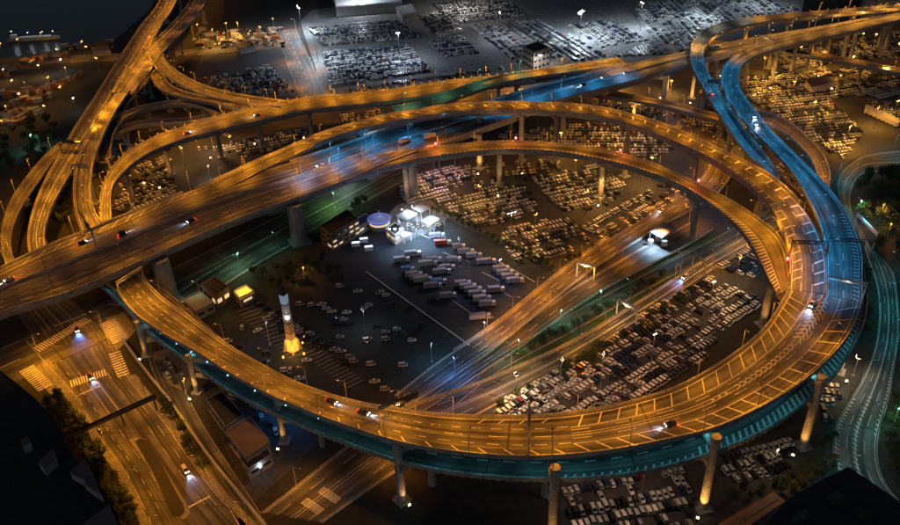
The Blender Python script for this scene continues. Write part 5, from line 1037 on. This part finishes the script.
# ------------------------------------------------------------------ buildings
def building(label, roof_px, z, wall='wall', roof='roof', floors=0, cat='building', name='building', wm_='glass', lit=0, sides=None, parapet=.5):
    pts = [P(x, y, z) for x, y in roof_px]; n = len(pts)
    ar = sum(pts[i].x * pts[(i + 1) % n].y - pts[(i + 1) % n].x * pts[i].y for i in range(n))
    if ar < 0: pts.reverse()
    c = sum(pts, Vector()) / n; c.z = 0; t = empty(name, c, 0, label, cat); q = [(p.x - c.x, p.y - c.y) for p in pts]
    mb = MB(); mb.prism(q, 0, z - .02); mb.build('wall', M[wall], t)
    ins = [(x * .985, y * .985) for x, y in q]
    mb = MB(); mb.prism([(x * 1.01, y * 1.01) for x, y in q], z - .25, z + .05); mb.build('roof', M[roof], t)
    if parapet:
        for i in range(n):
            a, b = Vector((*q[i], 0)), Vector((*q[(i + 1) % n], 0)); d = b - a; m_ = (a + b) / 2; mb = MB(); mb.box(m_.x * .99, m_.y * .99, z + .05 + parapet / 2, d.length * .98, .22, parapet, math.atan2(d.y, d.x)); mb.build('parapet', M[wall], t)
    if floors:
        fh = (z - 1) / floors
        for i in range(n):
            a, b = Vector((*q[i], 0)), Vector((*q[(i + 1) % n], 0)); d = b - a; L = d.length; nrm = Vector((d.y, -d.x, 0)).normalized()
            mid = (a + b) / 2 + c
            if (Vector((0, 0, CAMZ)) - mid).dot(nrm) < 0: continue
            k = max(1, int(L / 3.2)); d.normalize()
            for f in range(floors):
                for j in range(k):
                    p = a + d * (L * (j + .5) / k) + nrm * .04; mb = MB(); mb.box(p.x, p.y, fh * f + fh * .6 + .4, L / k * .6, .1, fh * .34, math.atan2(d.y, d.x))
                    mb.build('window', M['e_win'] if random.random() < lit else M[wm_], t)
    return t, q, z
def rooftop(t, items):
    for x, y, sx, sy, h, z in items:
        mb = MB(); mb.box(x, y, z + h / 2, sx, sy, h); mb.build('rooftop_unit', M['wall'], t)
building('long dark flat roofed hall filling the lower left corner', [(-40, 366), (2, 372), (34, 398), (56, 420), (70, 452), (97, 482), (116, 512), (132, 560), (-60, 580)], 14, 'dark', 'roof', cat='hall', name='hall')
for px, lab in [([(38, 462), (53, 448), (56, 458), (44, 468)], 'small brown roof nearest the top of the dark hall'), ([(70, 472), (85, 458), (93, 474), (85, 480)], 'square brown rooftop house on the dark hall'), ([(84, 483), (94, 477), (102, 495)], 'wedge shaped brown roof beside the square one'), ([(82, 524), (109, 505), (120, 528), (98, 545)], 'large brown roof at the bottom of the dark hall'), ([(20, 440), (28, 436), (30, 442), (22, 446)], 'tiny dark roof box at the far left')]:
    building(lab, px, 17, 'wall', 'roof_red', cat='roof house', name='roof_house', parapet=0)
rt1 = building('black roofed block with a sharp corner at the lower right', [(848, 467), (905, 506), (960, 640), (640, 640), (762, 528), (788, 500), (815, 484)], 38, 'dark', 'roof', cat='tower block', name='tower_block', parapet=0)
def plant(t, pts, z, m='dark'):
    for x, y, sx, sy, h in pts:
        p = P(x, y, z) - t.location; mb = MB(); mb.box(p.x, p.y, z + .1 + h / 2, sx, sy, h, .5); mb.tube((p.x, p.y, z + .1 + h), (p.x, p.y, z + .5 + h), sx * .25, sx * .22, 10); mb.build('rooftop_unit', M[m], t)
plant(rt1[0], [(835, 500, 3, 2, 1.4), (860, 515, 2, 2, 1.2), (800, 518, 4, 1.6, 1)], 38)
t, q, z = building('long low shed with brown roof panels at the bottom right', [(705, 532), (773, 492), (785, 501), (728, 540)], 4.5, 'wall', 'roof_red', cat='shed', name='shed', parapet=0)
for k in range(7):
    f = (k + .5) / 7; a = P(709 + 64 * f, 532 - 39 * f, 4.6); b = P(724 + 57 * f, 537 - 36 * f, 4.6); m_ = (a + b) / 2 - t.location; mb = MB(); mb.box(m_.x, m_.y, 4.66, 3.4, (b - a).length * .5, .12, rz0 if False else math.atan2((b - a).y, (b - a).x) + math.pi / 2); mb.build('roof_panel', M['dark'], t)
building('brown three storey office with a flat dark roof beside the forecourt', [(320, 227), (347, 210), (359, 219), (331, 235)], 8, 'brown', 'roof', 3, lit=.3, cat='office')
building('low annex behind the office', [(352, 222), (366, 214), (372, 220), (358, 228)], 4, 'wall', 'roof', 1, lit=.5, cat='annex')
building('squat dark roofed shop by the green road', [(202, 286), (215, 277), (229, 288), (215, 297)], 6, 'roof_red', 'roof', 1, lit=.3, cat='shop')
building('flat pale store beside the dark yard edge', [(183, 300), (200, 292), (214, 303), (196, 312)], 4, 'wall', 'wall', 1, cat='store')
t, q, z = building('small kiosk with glowing yellow top near the green road', [(234, 292), (246, 286), (254, 292), (240, 299)], 4, 'wall', 'e_yel', 1, lit=.9, cat='kiosk', name='kiosk', parapet=.7)
light(t, (0, 0, 8), (1, .6, .15), 900, 'POINT', rad=.5)
for px, z_, lab in [([(226, 432), (250, 417), (270, 442), (246, 458)], 6, 'brownish flat roofed works under the left of the loop'), ([(206, 400), (222, 392), (244, 415), (226, 428)], 5, 'dark shed beside the small orange yard'), ([(238, 452), (262, 440), (272, 455), (248, 470)], 4, 'lower dark shed in front of the works')]:
    building(lab, px, z_, 'wall', 'roof_red' if z_ == 6 else 'roof', 1, cat='works', name='works')
# beige control tower in the port
t, q, z = building('square beige tower house among the far rows of cars', [(523, 47), (538, 42), (550, 48), (534, 53)], 13, 'beige', 'roof', 3, cat='tower house', name='tower_house')
building('long low beige wing attached beside the tower house', [(549, 60), (568, 57), (571, 60), (552, 64)], 4, 'beige', 'beige', 0, cat='wing', name='low_wing', parapet=0)
building('pale grey warehouse at the top edge beside the quay', [(330, -16), (398, -18), (402, 2), (336, 7)], 8, 'wall', 'white', 0, cat='warehouse', name='warehouse')
building('small white warehouse right of the pale grey one', [(396, 7), (412, 4), (418, 12), (403, 16)], 6, 'wall', 'white', 0, cat='warehouse', name='warehouse')
building('grey warehouse front in the top right corner', [(862, -22), (930, -30), (940, -8), (866, -2)], 16, 'wall', 'roof', 0, cat='warehouse', name='warehouse')
building('dark blue warehouse left of the corner one', [(800, -16), (855, -20), (860, -4), (804, 0)], 9, 'dark', 'roof', 0, cat='warehouse', name='warehouse')
t, q, z = building('low shed with a glowing ridge among the right hand lots', [(806, 80), (832, 73), (838, 80), (812, 87)], 5, 'beige', 'roof_red', 0, cat='shed', name='shed', parapet=0)
building('small dark shed in the glowing far yard', [(236, 44), (250, 41), (255, 46), (240, 49)], 4, 'wall', 'roof', 0, cat='shed', name='shed')
building('small shed near the quay lights', [(92, 48), (108, 46), (110, 50), (94, 52)], 4, 'wall', 'roof_red', 0, cat='shed', name='shed')
# coaches by the right hand lots
for k in range(8):
    p = P(866 + k * 4.2, 112 + k * 1.9); t = empty('trailer', p, R(62), 'cream box trailer, %s from the left in the slanting row' % ordw(k), 'trailer', 'cream box trailers in a slanting row'); t.scale = (.86,) * 3
    mb = MB(); mb.box(0, 0, 2.1, 9, 2.5, 2.6, 0, .98); mb.build('cargo_box', M['box_cream'], t); mb = MB(); mb.box(0, 0, .7, 8.4, 1.1, .3); mb.build('chassis', M['dark'], t)
    for sx in (-3.2, -2.1, 3.2):
        for sy in (-1, 1): w = link(bpy.data.objects.new('wheel', truck_wheel), t); w.location = (sx, sy, .48)
# forecourt: cluster of lit canopies, small round restaurant
def station(px, label, zc, roofm, lights_, name='canopy_shelter'):
    c = sum((P(*q) for q in px), Vector()) / len(px); t = empty(name, c, 0, label, 'canopy'); cp = [P(x, y, zc) - c for x, y in px]
    mb = MB(); mb.prism([(p.x, p.y) for p in cp], zc - .3, zc + .1); mb.build('canopy', M[roofm], t)
    mb = MB(); mb.prism([(p.x * .93, p.y * .93) for p in cp], zc - .42, zc - .31); mb.build('light_panel', M['e_cool'], t)
    for a in cp: mb = MB(); mb.tube((a.x * .85, a.y * .85, 0), (a.x * .85, a.y * .85, zc - .45), .18, .18, 8); mb.build('post', M['white'], t)
    for x, y, z_, pw, col in lights_: p = P(x, y, z_) - c; light(t, (p.x, p.y, z_), col, pw, ang=165, rad=.5); mb = MB(); mb.box(p.x, p.y, z_ + .2, 1.2, .6, .2); mb.tube((p.x, p.y, 0), (p.x, p.y, z_), .08, .08, 5); mb.build('light_mast', M['steel'], t)
CW = (.55, .74, 1)
station([(396, 216), (406, 209), (418, 214), (407, 222)], 'white lit canopy at the left of the bright forecourt', 5, 'wall', [(400, 226, 8, 5720, CW), (412, 205, 9, 6600, CW)])
station([(412, 208), (421, 204), (431, 208), (421, 213)], 'white lit canopy at the back of the bright forecourt', 5.5, 'wall', [(424, 218, 8, 8360, CW), (434, 212, 8, 5720, (.35, .7, 1))])
station([(420, 221), (430, 215), (440, 219), (430, 226)], 'low grey canopy at the right of the bright forecourt', 4.5, 'wall', [(416, 229, 8, 7920, CW), (434, 229, 7, 5720, (.4, .6, 1)), (444, 222, 8, 1800, (.2, .9, .8))])
station([(398, 234), (405, 230), (412, 234), (404, 238)], 'tiny pale canopy in front of the forecourt', 4, 'wall', [(395, 242, 7, 1500, CW)])
for k, (x, y) in enumerate([(409, 226), (413, 229), (418, 226), (411, 218), (425, 228), (438, 226), (399, 228), (428, 222)]):
    p = P(x, y); car_at(p, R(random.choice([0, 20, 90])), random.choice(['white', 'silver', 'white']), 'hatch', label='pale car on the bright forecourt, %s in the cluster' % ordw(k), group='cars on the bright forecourt', wheels=1)
sheet('forecourt', [(378, 226), (398, 204), (430, 200), (450, 216), (430, 232), (398, 244)], .045, M['concrete_lot'])
c = P(380, 227); t = empty('round_restaurant', c, 0, 'small round blue lit roadside restaurant left of the canopies', 'restaurant')
mb = MB(); mb.tube((0, 0, 0), (0, 0, 4), 4.6, 4.6, 24); mb.build('wall', M['wall'], t); mb = MB(); mb.tube((0, 0, 4.0), (0, 0, 4.4), 5.0, 5.0, 24); mb.tube((0, 0, 4.4), (0, 0, 5.6), 2.6, .8, 16); mb.build('roof', M['wall'], t)
mb = MB(); mb.tube((0, 0, 2.2), (0, 0, 3.2), 4.66, 4.66, 24, False); mb.build('window', M['e_win'], t)
M['e_neon'] = mat('neon_blue', (.1, .2, 1), emit=(.2, .35, 1), es=.7); mb = MB()
for rr, zz in ((5.05, 4.3),):
    for k in range(24):
        a = 2 * math.pi * k / 24; b = 2 * math.pi * (k + 1) / 24; mb.tube((rr * math.cos(a), rr * math.sin(a), zz), (rr * math.cos(b), rr * math.sin(b), zz), .14, .14, 5)
mb.build('neon_ring', M['e_neon'], t); light(t, (0, 0, 8.5), (.22, .35, 1), 1500, 'POINT', rad=.6); mb = MB(); mb.tube((0, 0, 5.5), (0, 0, 8.2), .1, .1, 6); mb.build('mast', M['steel'], t)
t, q, z = building('dark roofed shop with three skylights in front of the canopy', [(386, 229), (395, 223), (404, 229), (395, 236)], 4.5, 'white', 'roof', 1, lit=1, cat='shop', name='shop')
for k in range(3): mb = MB(); mb.box(-2.4 + k * 2.4, 0, z + .15, 1.1, 1.1, .2); mb.build('skylight', M['e_cool'], t)
for x, y in [(352, 237), (360, 232), (356, 246), (364, 242), (369, 250)]:
    p = P(x, y); t = empty('display_case', p, tdir, 'lit glass display box %s of the forecourt edge row' % ORD[[352, 360, 356, 364, 369].index(x)], 'display box', 'lit display boxes by the forecourt'); mb = MB(); mb.box(0, 0, .9, 3.6, 1.4, 1.8); mb.build('case', M['white'], t); mb = MB(); mb.box(0, 0, 1.86, 3.2, 1.1, .12); mb.build('lit_top', M['e_cool'], t)
# toll booth under the inner ramp
c = P(656, 246); t = empty('toll_booth', c, 0, 'small booth with blue white glowing forecourt between the roads', 'toll booth')
cp = [P(x, y, 5) - c for x, y in [(650, 232), (664, 223), (676, 229), (662, 238)]]; mb = MB(); mb.prism([(p.x, p.y) for p in cp], 4.6, 5.2); mb.build('canopy', M['wall'], t)
for a in cp: mb = MB(); mb.tube((a.x * .95, a.y * .95, 0), (a.x * .95, a.y * .95, 4.6), .2, .2, 6); mb.build('post', M['steel'], t)
for x, y in [(650, 245), (658, 241), (664, 246)]:
    p = P(x, y) - c; mb = MB(); mb.box(p.x, p.y, 1.2, 2.2, 1.3, 2.4); b_ = mb.build('booth', M['white'], t); mb = MB(); mb.box(p.x, p.y, 2.5, 2.0, 1.1, .12); mb.build('lit_roof', M['e_blue'], b_)
light(t, (0, 0, 7), (.5, .75, 1), 15000, ang=150, rad=.6)
# tapering light tower of the yard
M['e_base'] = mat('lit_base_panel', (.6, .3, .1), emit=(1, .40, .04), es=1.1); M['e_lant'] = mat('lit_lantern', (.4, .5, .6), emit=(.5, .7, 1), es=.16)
c = P(293, 350); t = empty('monument_tower', c, R(12), 'slender tapering tower glowing orange at its foot and white above', 'tower')
prof = [(0, 2.2), (5, 1.8), (12, 1.5), (20, 1.35), (24, 1.55), (27, .4)]
for i, nm in ((0, 'base_tier'), (1, 'lower_shaft'), (2, 'upper_shaft'), (3, 'lantern'), (4, 'cap')):
    (z0, r0), (z1, r1) = prof[i], prof[i + 1]; mb = MB(); mb.tube((0, 0, z0 + (.02 if i else 0)), (0, 0, z1), r0, r1, 4); mb.build(nm, M[['e_base', 'beige', 'beige', 'e_lant', 'dark'][i]], t)
for k in range(4):
    a = math.pi / 2 * k; mb = MB(); mb.tube((3.0 * math.cos(a), 3.0 * math.sin(a), 0), (2.1 * math.cos(a), 2.1 * math.sin(a), 5), .5, .3, 6); mb.build('buttress', M['beige'], t)
for zz in (8, 12.05, 16, 19.9):
    mb = MB(); rr = 1.78 - (zz - 6) * .025; mb.tube((0, 0, zz), (0, 0, zz + .35), rr, rr, 4); mb.build('cornice', M['dark'], t)
mb = MB(); mb.box(0, -1.3, 15.0, 1.0, .5, .8); mb.build('clock_lamp', M['e_white'], t)
for x, y in ((-3.6, -3.6), (3.6, -3.6), (3.6, 3)): 
    mb = MB(); mb.box(x, y, .35, .6, .6, .7); mb.build('uplight', M['e_or'], t); o = light(t, (x, y, .9), (1, .38, .03), 1500, ang=75, rad=.2); o.rotation_euler = Vector((-x, -y, 11)).to_track_quat('-Z', 'Y').to_euler()
light(t, (0, -4, 3), (1, .42, .05), 500, 'POINT', rad=.3); light(t, (0, -3.4, 17), (.8, .9, 1), 110, 'POINT', rad=.3)
# small lamps in a string by the works
for k, (x, y) in enumerate([(257, 453), (258, 461), (260, 467), (262, 474)]): 
    p = P(x, y); t = empty('bollard_lamp', p, 0, 'white bollard lamp, %s down the short string by the works' % ordw(k), 'bollard lamp', 'white bollard lamps in a string'); mb = MB(); mb.tube((0, 0, 0), (0, 0, 3), .1, .1, 6); mb.build('post', M['dark'], t); mb = MB(); mb.tube((0, 0, 3), (0, 0, 3.5), .3, .25, 8); mb.build('lamp', M['e_white'], t); light(t, (0, 0, 3.9), WHT, 25, 'POINT', rad=.2)
# red beacons on the inner ramp parapet
for k, (x, y) in enumerate([(439, 153), (512, 149), (618, 164), (686, 184), (780, 266)]):
    d = near_s(inr, x, y); p = inr.pt(d, .9, 0, 0); t = empty('red_beacon', p, 0, 'red glowing beacon on the inner ramp, %s from the left' % ordw(k), 'beacon', 'red beacons on the inner ramp')
    mb = MB(); mb.tube((0, 0, 0), (0, 0, 2.6), .08, .08, 6); mb.build('post', M['dark'], t); mb = MB(); mb.tube((0, 0, 2.6), (0, 0, 3.3), .42, .3, 10); mb.build('lamp', M['e_red'], t); light(t, (0, 0, 3.9), (1, .05, .05), 420, 'POINT', rad=.2)

# ------------------------------------------------------------------ ship, containers, cranes
c = P(35, 40); a, b = P(9, 42), P(61, 39); hd = math.atan2((b - a).y, (b - a).x); L = (b - a).length; t = empty('cargo_ship', c, hd, 'slim white lit cargo ship lying on the black water', 'ship')
st = [(-.5, 2.2), (-.42, 3.0), (.3, 3.0), (.44, 1.8), (.5, .1)]; mb = MB(); vs = []
for x, w in st: w *= .7; vs += [(x * L, -w, .1), (x * L, w, .1), (x * L, w, 2.4), (x * L, -w, 2.4)]
mb.add(vs, [(i * 4 + j, i * 4 + 4 + j, i * 4 + 4 + (j + 1) % 4, i * 4 + (j + 1) % 4) for i in range(4) for j in range(4)] + [(0, 1, 2, 3), (19, 18, 17, 16)]); mb.build('hull', M['wall'], t)
mb = MB(); mb.box(-.38 * L, 0, 3.6, 4, 3.6, 2.4); mb.build('deckhouse', M['white'], t); mb = MB(); mb.box(.02 * L, 0, 2.7, L * .6, 3.0, .6); mb.build('hatch_cover', M['white'], t); mb = MB(); mb.tube((.4 * L, 0, 2.4), (.4 * L, 0, 8), .15, .1, 6); mb.build('mast', M['steel'], t)
for x in (-.4, -.1, .18, .38): mb = MB(); mb.box(x * L, 0, 7.6 if x < -.3 else 6, .7, .7, .4); mb.build('lamp', M['e_cool'], t); light(t, (x * L, 0, 9), (.75, .88, 1), 260, 'POINT', rad=.4)
cont = {}
for nm, c_ in (('orange', (.16, .06, .02)), ('brown', (.16, .08, .04)), ('grey', (.25, .25, .24)), ('cream', (.26, .23, .18))): M['ct_' + nm] = mat('container_' + nm, c_, .6, noise=.6, col2=tuple(min(1, q * 1.3) for q in c_))
cm = {}
def container(p, hd, nm, label, group):
    if nm not in cm: q = MB(); q.box(0, 0, 1.3, 6, 2.4, 2.6); cm[nm] = q.mesh('shipping_container', M['ct_' + nm])
    o = link(bpy.data.objects.new('shipping_container', cm[nm])); o.location = p; o.rotation_euler.z = hd; tag(o, label, 'container', group)
k = 0
for x0, y0, x1, y1, n, ang in [(2, 96, 62, 88, 16, 15), (0, 108, 50, 98, 15, 30), (0, 118, 40, 112, 13, 60), (4, 126, 24, 120, 8, 80), (40, 94, 82, 76, 10, 10), (20, 65, 70, 56, 14, 85), (62, 50, 110, 42, 9, 20), (0, 75, 14, 70, 4, 40)]:
    for i in range(n):
        f = (i + .5) / n; x = x0 + (x1 - x0) * f + random.uniform(-3, 3); y = y0 + (y1 - y0) * f + random.uniform(-2.5, 2.5); nm = random.choice(['orange', 'brown', 'grey', 'grey', 'brown'])
        container(P(x, y), R(ang + random.choice([0, 90, 0]) + random.uniform(-8, 8)), nm, '%s container, %s in the %s quay heap from the front' % (nm, ordw(i), ordw(k)), 'containers in heap %s' % ordw(k))
    k += 1
for i in range(26):
    container(P(random.uniform(198, 284), random.uniform(30, 47)), R(random.choice([5, 95]) + random.uniform(-5, 5)), random.choice(['cream', 'brown', 'grey']), 'container standing in the glowing far yard, %s of those there' % ordw(i), 'containers in the glowing far yard')

# ------------------------------------------------------------------ trees
def tree_mesh(seed, h, r, nleaf, ls, leafm):
    rnd = random.Random(seed); t = MB(); t.tube((0, 0, 0), (rnd.uniform(-.1, .1), 0, h * .45), h * .035, h * .022, 7)
    for k in range(5):
        a = rnd.random() * 6.28; t.tube((0, 0, h * (.3 + .05 * k)), (math.cos(a) * r * .6, math.sin(a) * r * .6, h * (.55 + .06 * k)), h * .014, h * .006, 5)
    c = MB(); lobes = [(rnd.uniform(-.5, .5) * r, rnd.uniform(-.5, .5) * r, h * rnd.uniform(.45, .82), r * rnd.uniform(.38, .62)) for _ in range(9)]
    for i in range(nleaf):
        lx, ly, lz, lr = rnd.choice(lobes); v = Vector((rnd.gauss(0, 1), rnd.gauss(0, 1), rnd.gauss(0, .8))).normalized() * lr * rnd.uniform(.65, 1.08)
        p = Vector((lx, ly, lz)) + v; n = (v.normalized() + Vector((rnd.uniform(-.7, .7), rnd.uniform(-.7, .7), rnd.uniform(-.3, .9)))).normalized(); u = n.orthogonal().normalized(); w = n.cross(u); s_ = ls * rnd.uniform(.6, 1.3)
        c.quad(p - u * s_ - w * s_ * .6, p + u * s_ - w * s_ * .5, p + u * s_ * .8 + w * s_ * .7, p - u * s_ * .7 + w * s_ * .6)
    return t.mesh('trunk', M['bark']), c.mesh('crown', M[leafm])
TM = [tree_mesh(i, 7.5, 3.0, 520, .3, 'leaf' if i % 2 else 'leafd') for i in range(4)]
BM_ = [tree_mesh(20 + i, 2.6, 1.9, 260, .22, 'leafd') for i in range(2)]
def trees(pts, what, group, kind='tree', sc_=(.75, 1.15)):
    pts = sorted(pts); bl = 0
    for i, (x, y) in enumerate(pts):
        p = P(x, y)
        tr, cr = random.choice(TM if kind == 'tree' else BM_); t = empty('broadleaf_tree' if kind == 'tree' else 'shrub', p, random.random() * 6.28, '%s, %s from the left' % (what, ordw(i)), 'tree' if kind == 'tree' else 'shrub', group)
        s_ = random.uniform(*sc_); t.scale = (s_, s_, s_ * random.uniform(.85, 1.15)); link(bpy.data.objects.new('trunk', tr), t); link(bpy.data.objects.new('crown', cr), t)
def spread(poly, n, mind=4.0):
    W_ = [(q.x, q.y) for q in (P(*c) for c in poly)]; xs = [p[0] for p in poly]; ys = [p[1] for p in poly]; out = []; k = 0
    while len(out) < n and k < n * 40:
        k += 1; x, y = random.uniform(min(xs), max(xs)), random.uniform(min(ys), max(ys))
        if inside((x, y), poly):
            p = P(x, y)
            if all((p - P(*o)).length > mind for o in out) and not any(inside((p.x, p.y), bp) for bp in BLOCK): out.append((x, y))
    return out
trees(spread([(44, 404), (66, 400), (92, 440), (118, 478), (142, 524), (120, 524), (96, 478), (70, 448)], 30, 3.2), 'roadside tree between the dark hall and the wide street', 'trees between the hall and the street', sc_=(.55, .85))
trees(spread([(160, 402), (172, 404), (222, 476), (240, 505), (226, 500), (186, 445)], 20, 2.4), 'bush on the slope beside the noise barrier', 'bushes on the slope', 'bush', (.7, 1.2))
trees([(433 + 6.0 * k + random.uniform(-1, 1), 211 + 2.95 * k + random.uniform(-1, 1)) for k in range(21)], 'tree in the hedge line behind the lorry park', 'trees of the hedge line', sc_=(.35, .55))
trees(spread([(336, 206), (350, 196), (368, 205), (350, 214)], 8, 3), 'tree beside the office and the green verge', 'trees beside the office', sc_=(.5, .8))
trees(spread([(250, 272), (335, 262), (345, 282), (300, 292), (262, 288)], 22, 3.5), 'tree in the dark garden behind the slender tower', 'trees in the dark garden', sc_=(.45, .75))
trees(spread([(856, 180), (905, 172), (905, 262), (880, 262), (862, 232)], 34, 4), 'tree of the dark wood at the right edge', 'trees of the dark wood', sc_=(.8, 1.15))
trees(spread([(884, 398), (905, 390), (905, 510), (892, 480)], 10, 3), 'tree at the right edge below the avenue', 'trees below the avenue', sc_=(.5, .8))
trees(spread([(38, 200), (62, 158), (76, 168), (70, 235), (45, 240)], 18, 4), 'dark tree between the left ramps', 'dark trees between the left ramps', sc_=(.7, 1.0))
trees(spread([(0, 140), (50, 120), (62, 140), (30, 170), (0, 175)], 18, 5), 'dark tree left of the harbour bridge', 'dark trees left of the bridge', sc_=(.7, 1.1))
trees(spread([(812, 456), (838, 432), (836, 470), (800, 492), (730, 500), (742, 488), (780, 478)], 26, 2.4), 'tree near the lower right pier and the avenue', 'trees near the lower right pier', sc_=(.35, .6))
trees([(520 + k * 11, 357 - k * 6.2 + random.uniform(-1, 1)) for k in range(14)], 'shrub in the verge between the diagonal roads', 'shrubs between the diagonal roads', 'bush', (.8, 1.5))
trees(spread([(470, 400), (505, 392), (620, 335), (690, 290), (700, 292), (640, 330), (560, 378), (500, 408)], 26, 2), 'shrub along the top of the packed lower lot', 'shrubs above the lower lot', 'bush', (.7, 1.2))
trees(spread([(128, 436), (146, 440), (150, 452), (134, 450)], 3, 2), 'tree at the head of the median island', 'trees on the median island', sc_=(.45, .6))
trees(spread([(556, 268), (592, 246), (596, 252), (565, 278)], 6, 2), 'tree beside the frontage road bend', 'trees beside the frontage bend', sc_=(.3, .5))
trees(spread([(860, 262), (868, 268), (872, 330), (866, 340)], 6, 2), 'bush between the blue deck and the avenue', 'bushes beside the avenue', 'bush', (.8, 1.4))
